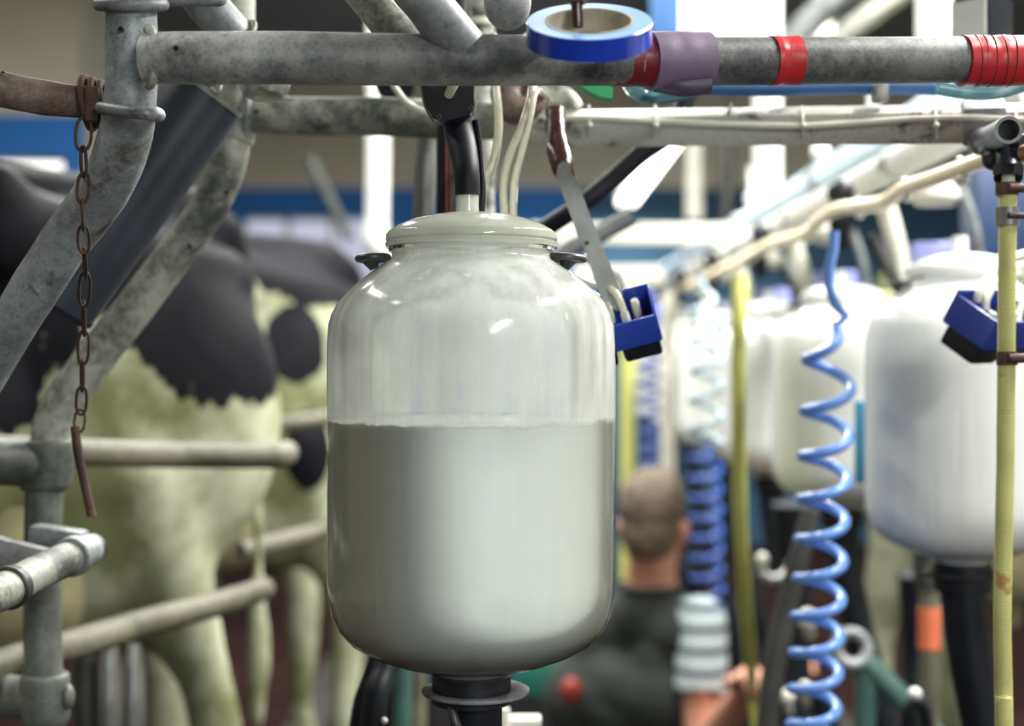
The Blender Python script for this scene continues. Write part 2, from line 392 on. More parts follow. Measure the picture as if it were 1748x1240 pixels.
# ------------------------------------------------------------------ mesh building
class MB:
    def __init__(self):
        self.v, self.f = [], []

    def add(self, vs, fs):
        b = len(self.v)
        self.v.extend(Vector(p) for p in vs)
        self.f.extend(tuple(i + b for i in q) for q in fs)
        return self

    def ring_sweep(self, rings, closed=False, caps=True):
        n = len(rings[0])
        vs = [p for r in rings for p in r]
        fs = []
        m = len(rings)
        for i in range(m if closed else m - 1):
            a, b = i * n, ((i + 1) % m) * n
            for j in range(n):
                k = (j + 1) % n
                fs.append((a + j, a + k, b + k, b + j))
        if caps and not closed:
            fs.append(tuple(reversed(range(n))))
            fs.append(tuple((m - 1) * n + j for j in range(n)))
        return self.add(vs, fs)

    def tube(self, pts, r, n=18, seg=0, closed=False, caps=True, wob=0.0, shape=None):
        """sweep a circle along pts (Catmull-Rom resampled with seg steps per span when seg > 0)"""
        pts = [Vector(p) for p in pts]
        rs = list(r) if isinstance(r, (list, tuple)) else [r] * len(pts)
        if seg:
            P2, R2 = [], []
            m = len(pts)
            spans = m if closed else m - 1
            for i in range(spans):
                g = (lambda k: pts[k % m]) if closed else (lambda k: pts[min(max(k, 0), m - 1)])
                p0, p1, p2, p3 = g(i - 1), g(i), g(i + 1), g(i + 2)
                for s in range(seg):
                    t = s / seg
                    P2.append(0.5 * ((2 * p1) + (p2 - p0) * t + (2 * p0 - 5 * p1 + 4 * p2 - p3) * t * t + (3 * p1 - p0 - 3 * p2 + p3) * t ** 3))
                    R2.append(rs[i % m] * (1 - t) + rs[(i + 1) % m] * t)
            if not closed:
                P2.append(pts[-1])
                R2.append(rs[-1])
            pts, rs = P2, R2
        m = len(pts)
        T = []
        for i in range(m):
            a = pts[(i - 1) % m] if (closed or i > 0) else pts[0]
            b = pts[(i + 1) % m] if (closed or i < m - 1) else pts[-1]
            t = (b - a)
            T.append(t.normalized() if t.length > 1e-9 else Vector((0, 0, 1)))
        up = Vector((0, 0, 1)) if abs(T[0].z) < 0.9 else Vector((0, 1, 0))
        N = (up - T[0] * up.dot(T[0])).normalized()
        rings = []
        for i in range(m):
            N = (N - T[i] * N.dot(T[i])).normalized()
            B = T[i].cross(N)
            ring = []
            for j in range(n):
                a = 2 * PI * j / n
                rr = rs[i]
                if wob:
                    rr *= 1 + wob * mnoise.noise(pts[i] * 35 + Vector((math.cos(a), math.sin(a), 0)) * 0.8)
                if shape:
                    ca, sa = shape(a)
                    ring.append(pts[i] + N * ca * rr + B * sa * rr)
                else:
                    ring.append(pts[i] + N * math.cos(a) * rr + B * math.sin(a) * rr)
            rings.append(ring)
        return self.ring_sweep(rings, closed, caps)

    def lathe(self, prof, n=48, M=None, caps=True, wob=None):
        """prof: list of (radius, height)"""
        M = M or Matrix.Identity(4)
        rings = []
        for (r, z) in prof:
            rings.append([M @ Vector((r * math.cos(2 * PI * j / n), r * math.sin(2 * PI * j / n), z + (wob(2 * PI * j / n) if wob else 0))) for j in range(n)])
        return self.ring_sweep(rings, False, caps)

    def box(self, size, M=None, bev=0.0):
        M = M or Matrix.Identity(4)
        bm = bmesh.new()
        bmesh.ops.create_cube(bm, size=1.0)
        for v in bm.verts:
            v.co = Vector((v.co.x * size[0], v.co.y * size[1], v.co.z * size[2]))
        if bev:
            bmesh.ops.bevel(bm, geom=bm.edges[:], offset=bev, segments=2, affect='EDGES', profile=0.6)
        bm.verts.index_update()
        vs = [M @ v.co for v in bm.verts]
        fs = [tuple(v.index for v in f.verts) for f in bm.faces]
        bm.free()
        return self.add(vs, fs)

    def ball(self, c, r, M=None, nu=24, nv=14):
        if isinstance(r, (int, float)):
            r = (r, r, r)
        prof = []
        rings = []
        M = M or Matrix.Identity(4)
        for i in range(nv + 1):
            ph = -PI / 2 + PI * i / nv
            ph = max(min(ph, PI / 2 - 0.02), -PI / 2 + 0.02)
            rings.append([Vector(c) + M @ Vector((r[0] * math.cos(ph) * math.cos(2 * PI * j / nu), r[1] * math.cos(ph) * math.sin(2 * PI * j / nu), r[2] * math.sin(ph))) for j in range(nu)])
        return self.ring_sweep(rings)

    def cap(self, a, b, ra, rb, n=16):
        """tapered capsule"""
        a, b = Vector(a), Vector(b)
        self.ball(a, ra, nu=n, nv=10)
        self.ball(b, rb, nu=n, nv=10)
        t = (b - a)
        if t.length > 1e-6:
            self.tube([a, b], [ra, rb], n=n)
        return self

    def chain(self, pts, n=16):
        for (a, ra), (b, rb) in zip(pts[:-1], pts[1:]):
            self.cap(a, b, ra, rb, n)
        return self

    def prism(self, poly, h, M=None):
        """extrude a 2D outline (x, y) from z = -h/2 to h/2"""
        M = M or Matrix.Identity(4)
        n = len(poly)
        r0 = [M @ Vector((p[0], p[1], -h / 2)) for p in poly]
        r1 = [M @ Vector((p[0], p[1], h / 2)) for p in poly]
        return self.ring_sweep([r0, r1])

    def torus(self, c, R, r, M=None, n=40, k=12):
        M = M or Matrix.Identity(4)
        pts = [Vector(c) + M @ Vector((R * math.cos(2 * PI * j / n), R * math.sin(2 * PI * j / n), 0)) for j in range(n)]
        return self.tube(pts, r, n=k, closed=True)


def mesh_of(mb, name, mat, off=Vector((0, 0, 0)), sharp=35):
    me = bpy.data.meshes.new(name)
    me.from_pydata([tuple(v - off) for v in mb.v], [], mb.f)
    me.validate()
    bm = bmesh.new()
    bm.from_mesh(me)
    bmesh.ops.recalc_face_normals(bm, faces=bm.faces)
    bm.to_mesh(me)
    bm.free()
    me.materials.append(mat)
    me.polygons.foreach_set('use_smooth', [True] * len(me.polygons))
    me.set_sharp_from_angle(angle=math.radians(sharp))
    me.update()
    return me


def tag(o, label=None, cat=None, group=None, kind=None):
    if label:
        o['label'] = label
    if cat:
        o['category'] = cat
    if group:
        o['group'] = group
    if kind:
        o['kind'] = kind
    return o


def thing(name, label, cat, loc=(0, 0, 0), group=None):
    o = bpy.data.objects.new(name, None)
    o.empty_display_size = 0.05
    C.objects.link(o)
    o.location = loc
    return tag(o, label, cat, group)


def wloc(o):
    v = Vector(o.location)
    while o.parent:
        o = o.parent
        v = v + Vector(o.location)
    return v


def part(name, mb, mat, parent, label=None, sharp=35):
    """mesh given in world coordinates, parented to a thing or part that is not rotated yet"""
    off = wloc(parent) if parent else Vector((0, 0, 0))
    me = mesh_of(mb, name, mat, off, sharp)
    o = bpy.data.objects.new(name, me)
    C.objects.link(o)
    if parent:
        o.parent = parent
    if label:
        o['label'] = label
    return o


def solo(name, mb, mat, label, cat, group=None, kind=None, origin=None, sharp=35):
    """a thing that is one mesh; its origin at its own centre"""
    if origin is None:
        origin = sum(mb.v, Vector()) / len(mb.v)
    me = mesh_of(mb, name, mat, Vector(origin), sharp)
    o = bpy.data.objects.new(name, me)
    o.location = origin
    C.objects.link(o)
    return tag(o, label, cat, group, kind)


def copy_tree(o, parent=None):
    c = o.copy()
    C.objects.link(c)
    c.parent = parent
    for ch in [x for x in bpy.data.objects if x.parent == o]:
        copy_tree(ch, c)
    return c


def melt(mb, name, mat, off, voxel, iters=6, factor=0.5):
    """fuse overlapping shapes into one continuous surface"""
    me = mesh_of(mb, name + '_raw', mat, off)
    o = bpy.data.objects.new(name + '_raw', me)
    C.objects.link(o)
    rm = o.modifiers.new('r', 'REMESH')
    rm.mode = 'VOXEL'
    rm.voxel_size = voxel
    sm = o.modifiers.new('s', 'SMOOTH')
    sm.factor = factor
    sm.iterations = iters
    dg = bpy.context.evaluated_depsgraph_get()
    res = bpy.data.meshes.new_from_object(o.evaluated_get(dg))
    res.name = name
    bpy.data.objects.remove(o)
    bpy.data.meshes.remove(me)
    res.polygons.foreach_set('use_smooth', [True] * len(res.polygons))
    if not res.materials:
        res.materials.append(mat)
    return res


def link_mesh(name, me, parent, mat=None, label=None):
    o = bpy.data.objects.new(name, me)
    C.objects.link(o)
    o.parent = parent
    if label:
        o['label'] = label
    return o


def T(v):
    return Matrix.Translation(Vector(v))


def R(ax, deg):
    return Matrix.Rotation(math.radians(deg), 4, ax)


def align(a, b):
    """matrix whose z axis runs from a to b, origin at a"""
    d = (Vector(b) - Vector(a)).normalized()
    return T(a) @ d.to_track_quat('Z', 'Y').to_matrix().to_4x4()


# ------------------------------------------------------------------ the setting
PLAT = 0.85


def struct(name, mb, mat):
    o = part(name, mb, mat, None)
    o['kind'] = 'structure'
    return o


def slab(x0, x1, y0, y1, z0, z1):
    m = MB()
    m.box((x1 - x0, y1 - y0, z1 - z0), T(((x0 + x1) / 2, (y0 + y1) / 2, (z0 + z1) / 2)))
    return m


WY = 9.0
struct('floor', slab(-3.6, 3.3, -3.0, WY + 0.1, -0.1, 0.0), FLOORP)
struct('floor_left', slab(-3.55, -0.62, -2.9, 9.0, 0.0, PLAT), FLOORR)
struct('floor_right', slab(0.98, 3.25, -2.9, 9.0, 0.0, PLAT), FLOORR)
struct('trim_1', slab(-0.68, -0.56, -2.9, 9.0, PLAT, PLAT + 0.06), KERB)
struct('trim_2', slab(0.92, 1.04, -2.9, 9.0, PLAT, PLAT + 0.06), KERB)
struct('ceiling', slab(-3.7, 3.4, -3.0, WY + 0.1, 3.8, 3.9), CEIL)
struct('wall_light_block', slab(-3.6, 0.1, -3.1, -3.0, 0.0, 3.8), WALLU)  # unseen part wall, added to keep the front daylight off the cows
BT, BB = 3.11, 2.92      # blue band top and bottom


def wall(name, x0, x1, y0, y1, wins=(), low=WALLB):
    """plaster wall, painted below the band line, with holes left for windows (x0, x1, z0, z1)"""
    m = slab(x0, x1, y0, y1, BT, 3.8)
    o = struct(name, m, WALLU)
    lowm = MB()
    xs = sorted(set([x0, x1] + [w for q in wins for w in q[:2]]))
    for a, b in zip(xs[:-1], xs[1:]):
        hole = [q for q in wins if q[0] <= a + 1e-6 and q[1] >= b - 1e-6]
        if hole:
            lowm.box((b - a, y1 - y0, BT - hole[0][3]), T(((a + b) / 2, (y0 + y1) / 2, (BT + hole[0][3]) / 2)))
            lowm.box((b - a, y1 - y0, hole[0][2]), T(((a + b) / 2, (y0 + y1) / 2, hole[0][2] / 2)))
        else:
            lowm.box((b - a, y1 - y0, BT), T(((a + b) / 2, (y0 + y1) / 2, BT / 2)))
    part('painted_dado', lowm, low, o)
    return o


wall('wall_back', -2.0, 0.35, WY, WY + 0.1, wins=[(-1.70, -0.86, 1.9, BB)])
wall('wall_back_right', 0.35, 3.35, WY, WY + 0.1, low=WALLD)
wall('wall_back_left', -3.6, -1.94, 6.35, 6.45, wins=[(-3.3, -1.99, 1.9, BB)])
struct('wall_return', slab(-2.04, -1.94, 6.45, WY, 0.0, 3.8), WALLU)
struct('wall_left', slab(-3.7, -3.6, -3.0, 6.45, 0.0, 3.8), WALLU)
struct('wall_right', slab(3.3, 3.4, -3.0, WY, 0.0, 3.8), WALLU)


def window(name, x0, x1, y, z0, z1, pane, n=2):
    o = struct(name, slab(x0, x1, y - 0.01, y + 0.01, z0, z1), pane)
    m = MB()
    t = 0.04
    for zz in (z0, z1):
        m.box((x1 - x0 + t, 0.08, t), T(((x0 + x1) / 2, y, zz)))
    for k in range(n + 1):
        m.box((t, 0.08, z1 - z0), T((x0 + (x1 - x0) * k / n, y, (z0 + z1) / 2)))
    part('window_frame', m, WHITEP if n > 1 else GALVD, o)
    return o


window('window_1', -1.70, -0.86, WY + 0.05, 1.9, BB, GLOWW, 3)
window('window_2', -3.3, -1.99, 6.40, 1.9, BB, GLOWB, 1)
sk = struct('window_3', slab(0.78, 1.27, 6.2, 7.75, 3.78, 3.80), GLOWS)
m = MB()
for a in (0.76, 1.29):
    m.box((0.04, 1.6, 0.06), T((a, 6.975, 3.78)))
for b in (6.18, 7.77):
    m.box((0.55, 0.04, 0.06), T((1.025, b, 3.78)))
part('window_frame', m, GALVD, sk)


def strip_light(x, y0, y1, z, label, power, name='strip_light'):
    t = thing(name, label, 'ceiling light', (x, (y0 + y1) / 2, z), 'strip lights along the pit')
    L = y1 - y0
    m = MB(); m.box((0.14, L, 0.04), T((x, (y0 + y1) / 2, z + 0.04)), 0.008)
    part('housing', m, WHITEP, t)
    for dx in (-0.035, 0.035):
        m = MB(); m.tube([(x + dx, y0 + 0.03, z), (x + dx, y1 - 0.03, z)], 0.013, n=12)
        part('tube', m, TUBE, t)
    for yy in (y0 + 0.25, y1 - 0.25):
        m = MB(); m.tube([(x, yy, z + 0.05), (x, yy, 3.8)], 0.006, n=8)
        part('hanger', m, DARKM, t)
    li = bpy.data.lights.new(name + '_lamp', 'AREA')
    li.shape = 'RECTANGLE'; li.size = 0.16; li.size_y = L
    li.energy = power; li.color = (1.0, 0.985, 0.93)
    lo = bpy.data.objects.new(name + '_lamp', li)
    lo.location = (x, (y0 + y1) / 2, z - 0.02)
    C.objects.link(lo)
    return t


strip_light(0.70, 6.2, 8.7, 2.98, 'long bright fluorescent strip hanging behind the steel arm, slanting down the parlour', 60)
strip_light(1.15, 0.9, 4.3, 3.3, 'fluorescent strip hung over the right row of jars', 205)
strip_light(1.1, -2.4, -0.6, 2.9, 'unseen strip light added behind the viewer to brighten the foremost jar', 94)  # added fill light from front right for the milk, no lamp seen here
strip_light(0.1, 2.7, 4.5, 3.45, 'unseen strip light added above the pit to light the orange hose and the man', 70)  # added overhead light for the orange hose and the man's head, out of view
strip_light(-1.3, 0.9, 3.3, 3.4, 'fluorescent strip hung over the cows on the left', 18)
strip_light(-0.9, 3.4, 5.2, 3.65, 'unseen strip light added to brighten the left back wall', 60)  # added light for the background, kept out of view

# ------------------------------------------------------------------ main recorder jar
JD = 1.24
K = JD / F
JX, JY = (805 - 874) * K, JD


def jz(y):
    return CAMZ - (y - 620) * K


def jar_prof(pts):
    return [(hw * K, jz(y)) for hw, y in pts]


BODY = [(40, 1166), (58, 1160), (70, 1150), (77, 1139), (105, 1134), (140, 1124), (176, 1110), (206, 1092), (226, 1070), (238, 1045), (243.5, 1016), (245, 980), (245, 900),
        (245, 800), (245, 714), (245, 640), (245, 590), (243, 556), (238, 538), (228, 519), (213, 501), (194, 484), (172, 467), (152, 453), (140, 446), (136, 440), (136, 424)]


def jar_obj(name, label, mat_body, mat_lid, group=None, n=96):
    t = thing(name, label, 'milk jar', (JX, JY, jz(1190)), group)
    M = T((JX, JY, 0))
    m = MB(); m.lathe(jar_prof(BODY), n, M, caps=False)
    part('jar_body', m, mat_body, t, sharp=50)
    m = MB(); m.lathe(jar_prof([(146, 424), (147, 416), (144, 414), (146.5, 411), (146, 402), (141, 396), (125, 386), (100, 376), (70, 369), (40, 364), (19, 362)]), n, M, caps=False)
    m.lathe(jar_prof([(139, 431), (141, 430), (142, 425), (146, 424)]), n, M, caps=False)
    lid = part('lid', m, mat_lid, t, sharp=40)
    m = MB(); m.lathe(jar_prof([(20, 364), (19, 350), (18, 318)]), 32, T((JX - 7 * K, JY, 0)))
    part('spout', m, mat_lid, lid)
    for s, xa, w in ((-1, -168, 27), (1, 160, 34)):
        m = MB()
        Mx = T((JX + xa * K, JY, jz(441))) @ R('Y', s * 3) @ Matrix.Diagonal((w * K * 0.92, 0.020, 0.012, 1))
        m.torus((0, 0, 0), 1.0, 0.0032, Mx, n=28, k=10)
        m.lathe([(0.30, 0.10), (0.97, 0.10), (0.97, -0.10), (0.30, -0.10), (0.30, 0.10)], 28, Mx, caps=False)
        m.tube([Vector((JX + (xa + s * 4) * K, JY, jz(444))), Vector((JX + (xa - s * 2) * K, JY, jz(459)))], [0.008, 0.004], n=10)
        part('lug', m, DARKM, t, 'dark metal lug at the neck')
    return t


jar = jar_obj('milk_jar', 'large foremost milk recorder jar in focus, two thirds full, streaked with milk', JARF, LIDF)
t = jar
M = T((JX, JY, 0))
m = MB(); m.lathe(jar_prof([(40, 1200), (68, 1198), (68, 1186), (67, 1160), (66, 1148), (60, 1148), (60, 1160)]), 48, M)
part('rubber_collar', m, BLACK, t, 'navy black rubber collar')
m = MB(); m.lathe(jar_prof([(66, 1186), (90, 1183), (92, 1180), (92, 1177), (88, 1175), (66, 1178)]), 64, T((JX + 7 * K, JY, 0)))
part('flange', m, GALVD, t, 'round grey metal flange under the jar')
m = MB(); m.lathe([(0.0225, 0.9), (0.0225, jz(1200)), (0.024, jz(1188))], 32, T((JX + 8 * K, JY, 0)))
part('outlet_hose', m, BLACK, t)
m = MB()
m.torus((JX + 8 * K - 0.016, JY - 0.012, jz(1222)), 0.02, 0.004, R('Y', 70), n=24)
part('hose_clip', m, DARKM, t)
# chips and grime under the shoulder of the base
# milk inside
prof = [(max(h - 5, 1), y - 3 if y > 1130 else y) for h, y in BODY if y > 735]
prof = [(1, 1161)] + prof + [(240, 722)]


def foam(a):
    return 0.0
m = MB()
n = 160
rings = []
for h, y in prof:
    rings.append([Vector((JX + h * K * math.cos(2 * PI * j / n), JY + h * K * math.sin(2 * PI * j / n), jz(y))) for j in range(n)])


def edge(a):
    c = (math.cos(a), math.sin(a))
    v = 0.0016 * mnoise.noise(Vector((c[0] * 9, c[1] * 9, 1))) + 0.0012 * mnoise.noise(Vector((c[0] * 30, c[1] * 30, 3)))
    # the foam piles up at the right wall facing the viewer
    b = math.exp(-((a - math.radians(318)) / 0.16) ** 2) * 0.006
    return v + b


rings.append([Vector((JX + 243 * K * math.cos(2 * PI * j / n), JY + 243 * K * math.sin(2 * PI * j / n), jz(718) + edge(2 * PI * j / n))) for j in range(n)])
for f_, dz in ((0.93, -0.001), (0.7, 0.002), (0.4, -0.001), (0.02, 0.0)):
    rings.append([Vector((JX + 241 * K * f_ * math.cos(2 * PI * j / n), JY + 241 * K * f_ * math.sin(2 * PI * j / n), jz(718) + dz + edge(2 * PI * j / n) * f_)) for j in range(n)])
m.ring_sweep(rings)
milk = solo('milk', m, MILK, 'white frothy milk standing in the foremost jar up to its middle', 'milk', kind='stuff', origin=(JX, JY, jz(1160)), sharp=60)

# ------------------------------------------------------------------ black pulsator and elbow above the jar
t = thing('vacuum_shutoff', 'black plastic shutoff with screwed cover hanging from the rail above the foremost jar', 'valve', P(772, 210, 1.27))
D = 1.25
outline = [(-47, 62), (-45, 20), (-40, -5), (-26, -28), (-12, -33), (12, -28), (36, -20), (43, -8), (42, 20), (37, 62)]
m = MB(); k = D / F
Mv = T(P(767, 178, D)) @ R('X', 90)
m.prism([(x * k, y * k) for x, y in outline], 0.02, Mv)
cov = part('cover', m, BLACKS, t)
m = MB(); m.tube([P(x + 767, 178 - y, D + 0.012) for x, y in outline], 0.0015, n=8, closed=True, seg=3)
part('rim', m, STEELM, cov, 'thin metal rim')

for sx, sy in ((735, 145), (749, 200), (804, 186)):
    m = MB(); m.lathe([(0.0028, 0), (0.0028, 0.0015), (0.0015, 0.002), (0.0002, 0.0012)], 16, T(P(sx, sy, D - 0.010)) @ R('X', 90))
    part('screw', m, DARKM, cov)
m = MB(); m.tube([P(766, 162, D - 0.014), P(772, 150, D - 0.02), P(784, 128, D - 0.01), P(790, 100, D + 0.05)], 0.0042, n=12, seg=4)
part('nozzle_tube', m, CLEARH, t, 'short cream tube')
m = MB()
m.tube([P(782, 196, 1.262), P(784, 225, 1.262), P(793, 270, 1.248), P(797, 300, 1.24), P(798, 333, 1.24)], [0.0125, 0.0135, 0.0120, 0.0110, 0.0110], n=28, seg=6)
part('rubber_elbow', m, BLACK, t)
m = MB(); m.tube([P(812, 205, 1.262), P(820, 262, 1.262), P(824, 320, 1.25), P(822, 364, 1.25)], 0.0030, n=10, seg=5)
part('elbow_flap', m, BLACK, t)

# ------------------------------------------------------------------ galvanised frames
FD = 1.15
fr = thing('stall_railing', 'galvanised front pipe frame with bent post and long top rail bound with tape', 'pipe frame', P(225, 120, 1.2))
r42 = 0.0212
m = MB(); m.tube([P(250, 100, 1.162), P(300, 99, 1.158), P(360, 99, 1.15), P(500, 99, 1.15), P(700, 102, 1.15), P(900, 103, 1.155), P(1208, 105, 1.2), P(1500, 103, 1.24), P(1900, 101, 1.27), P(3000, 98, 1.36)],
                 [r42 * 0.98, r42, r42, r42, r42 * 0.98, r42 * 0.96, r42 * 0.95, r42 * 0.95, r42 * 0.95, r42 * 0.95], n=40, seg=8)
rail = part('top_rail', m, GALVR, fr)
m = MB()
m.tube([P(224, -900, 1.19), P(224, 20, 1.19), P(224, 110, 1.19), P(222, 180, 1.195), P(212, 240, 1.205), P(190, 300, 1.225), P(155, 355, 1.26), P(100, 430, 1.28), P(30, 540, 1.30), P(-60, 690, 1.33)],
       [0.0212, 0.0212, 0.0212, 0.0215, 0.0225, 0.0225, 0.0225, 0.0222, 0.0218, 0.0215], n=36, seg=8, wob=0.04)
part('bent_post', m, GALV, fr)
m = MB(); m.tube([P(254 + 10 * math.cos(a), 98 - 47 * math.sin(a), 1.158 - 0.010 * abs(math.cos(a))) for a in [i * PI / 12 - PI / 2 for i in range(13)]], 0.0045, n=10, seg=3, wob=0.25)
part('weld', m, GALVM, fr)
m = MB(); m.torus(P(224, 8, 1.19), 0.026, 0.0055, R('X', 14), n=40)
m.torus(P(285, -2, 1.24), 0.035, 0.0065, R('X', 14) @ Matrix.Diagonal((1.3, 1, 1, 1)), n=40)
part('collar_ring', m, GALVD, fr)
for (a, b, w, mt, nm) in ((P(570, -70, 1.20), P(700, 85, 1.165), 0.030, GALVM, 'brace'), (P(655, -90, 1.10), P(790, 85, 1.15), 0.037, GALVD, 'brace')):
    m = MB(); m.tube([a + (a - b) * 2.5, a.lerp(b, 0.5), b], [w / 2, w / 2, w / 2 * 1.1], n=28)
    part(nm, m, mt, fr)
for (x, y, dd) in ((303, 85, 1.135), (209, 52, 1.166)):
    m = MB(); m.lathe([(0.0021, 0), (0.0021, 0.006), (0.0003, 0.006)], 14, T(P(x, y, dd + 0.004)) @ R('X', 90))
    part('drilled_hole', m, BLACKS, fr, 'small dark drilled hole')


def wrap(name, x0, x1, rr, mat, lab, sub=None, wob=0.02, n=5, tilt=0):
    m = MB()
    dd = lambda x: 1.155 + (x - 900) / 308 * 0.045 if x < 1208 else 1.2 + (x - 1208) / 292 * 0.04 if x < 1500 else 1.24 + (x - 1500) / 400 * 0.03
    pts = [P(x0 + (x1 - x0) * i / n, 104, dd(x0 + (x1 - x0) * i / n)) for i in range(n + 1)]
    m.tube(pts, [rr + random.uniform(-0.0004, 0.0004) for _ in pts], n=40, seg=4, wob=wob)
    return part(name, m, mat, fr, lab)


wrap('tape_wrap', 1046, 1112, 0.0215, REDD, 'dark red tape binding')
mw = wrap('tape_wrap', 1109, 1208, 0.0242, MAUVE, 'mauve tape binding with a loose end', wob=0.035)
m = MB()
m.tube([P(1120, 139, 1.19), P(1165, 146, 1.185), P(1209, 144, 1.19)], [0.0085, 0.0095, 0.0085], n=16, seg=5, wob=0.2)
part('loose_flap', m, MAUVD, mw)
wrap('tape_wrap', 1315, 1359, 0.0209, REDT, 'single red tape band', wob=0.03)
rw = wrap('tape_wrap', 1642, 1900, 0.0222, REDT, 'long red tape binding ridged with turns', wob=0.03, n=16)
for x in (1663, 1672, 1688, 1706, 1722):
    dd = 1.24 + (x - 1500) / 400 * 0.03
    m = MB(); m.torus(P(x, 104, dd), 0.0222, 0.0007, R('Y', 90 + random.uniform(-6, 6)), n=40, k=6)
    part('tape_edge', m, REDD, rw)

# rear frame
RD = 1.57
fr2 = thing('stall_railing', 'galvanised rear pipe frame, S-bent post rising from a pipe tee on the left', 'pipe frame', P(75, 1100, RD))
r2 = 0.0212
m = MB(); m.tube([P(418, 196, RD), P(440, 194, RD), P(470, 197, RD), P(560, 199, RD), P(650, 199, RD), P(760, 205, RD), P(850, 206, RD)], [0.0225, 0.0215, r2, r2, r2, r2, r2], n=36, seg=6)
part('top_rail', m, GALVM, fr2)
m = MB()
m.tube([P(400, -600, RD), P(402, 150, RD), P(396, 240, RD), P(372, 325, RD), P(320, 405, RD), P(240, 512, RD), P(150, 628, RD), P(98, 705, RD), P(84, 770, RD), P(80, 800, RD)],
       [r2, r2, 0.0208, 0.0205, 0.0205, 0.0212, 0.0218, 0.0218, 0.0215, 0.0212], n=36, seg=8, wob=0.03)
part('bent_post', m, GALVM, fr2)
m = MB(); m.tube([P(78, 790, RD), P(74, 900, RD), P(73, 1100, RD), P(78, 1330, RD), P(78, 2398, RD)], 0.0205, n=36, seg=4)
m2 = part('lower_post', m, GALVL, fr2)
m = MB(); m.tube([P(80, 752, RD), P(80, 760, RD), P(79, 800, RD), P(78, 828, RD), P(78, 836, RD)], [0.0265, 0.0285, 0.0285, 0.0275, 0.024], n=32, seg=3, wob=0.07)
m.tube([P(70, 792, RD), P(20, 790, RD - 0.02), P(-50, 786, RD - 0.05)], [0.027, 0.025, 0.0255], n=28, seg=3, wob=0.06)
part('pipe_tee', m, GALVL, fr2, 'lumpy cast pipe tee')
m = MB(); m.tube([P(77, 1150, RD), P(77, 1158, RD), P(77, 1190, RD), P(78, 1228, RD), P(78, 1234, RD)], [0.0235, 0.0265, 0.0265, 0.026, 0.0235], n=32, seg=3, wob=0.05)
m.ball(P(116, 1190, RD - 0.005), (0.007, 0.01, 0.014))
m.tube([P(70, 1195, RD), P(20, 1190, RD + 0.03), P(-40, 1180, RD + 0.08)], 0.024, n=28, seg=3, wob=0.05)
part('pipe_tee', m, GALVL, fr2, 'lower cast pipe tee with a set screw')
m = MB(); m.tube([P(418, 150, RD - 0.01), P(424, 175, RD - 0.018), P(421, 205, RD - 0.018), P(416, 238, RD - 0.01)], 0.004, n=10, seg=4, wob=0.2)
part('weld', m, GALV, fr2)
for (x, y) in ((439, 192), (388, 330), (326, 422)):
    m = MB(); m.lathe([(0.0022, 0), (0.0022, 0.006), (0.0003, 0.006)], 14, T(P(x, y, RD - 0.019)) @ R('X', 90))
    part('drilled_hole', m, BLACKS, fr2, 'small dark drilled hole')

# upper stub pipe and grey vertical post, top left
t = thing('pipe_elbow', 'short galvanised pipe slanting behind the top rail beside the left post', 'pipe', P(380, 30, 1.4))
m = MB(); m.tube([P(40, -500, 1.44), P(300, -70, 1.42), P(340, -8, 1.4), P(385, 45, 1.4), P(420, 90, 1.42), P(445, 140, 1.45)], 0.0195, n=28, seg=5)
part('pipe', m, GALV, t)
m = MB(); m.torus(P(405, 62, 1.405), 0.0205, 0.003, align((0, 0, 0), P(420, 90, 1.42) - P(385, 45, 1.4)).to_3x3().to_4x4(), n=30)
part('coupling', m, GALVM, t)
m = MB(); m.tube([P(400, -80, 1.75), P(400, 70, 1.75)], 0.018, n=24)
solo('upright_post', m, CREAMR, 'pale upright post seen above the rail behind the slanting pipe', 'post')

# clear cup under rail
m = MB(); m.lathe([(0.002, -0.016), (0.020, -0.013), (0.026, -0.004), (0.027, 0.006), (0.024, 0.006), (0.022, -0.003), (0.0, -0.009)], 36, T(P(450, 143, 1.45)) @ R('X', -8))
solo('drip_cup', m, STEEL, 'shiny shallow metal cup tucked under the top rail', 'cup')

# slate blue tube
t = thing('plastic_tube', 'wide slate blue plastic tube leaning between the two bent posts', 'tube', P(120, 530, 1.40))
a, b = P(354, 156, 1.42), P(96, 518, 1.42)
m = MB(); m.tube([a + (b - a) * s for s in (0, 0.02, 0.5, 0.98, 1.0)], 0.0405, n=48)
part('tube_wall', m, NAVYT, t)
ax = (b - a).normalized()
m = MB(); m.tube([a - ax * 0.002, a + ax * 0.003], 0.0412, n=48)
part('top_edge', m, STEELM, t, 'pale cut edge')
m = MB(); m.tube([b - ax * 0.004, b + ax * 0.002], 0.0413, n=48)
part('bottom_edge', m, BLACK, t)
m = MB(); m.tube([P(362, 150, 1.38), P(372, 160, 1.37), P(380, 140, 1.37)], 0.0016, n=8, seg=4)
part('wire_hook', m, STEEL, t)

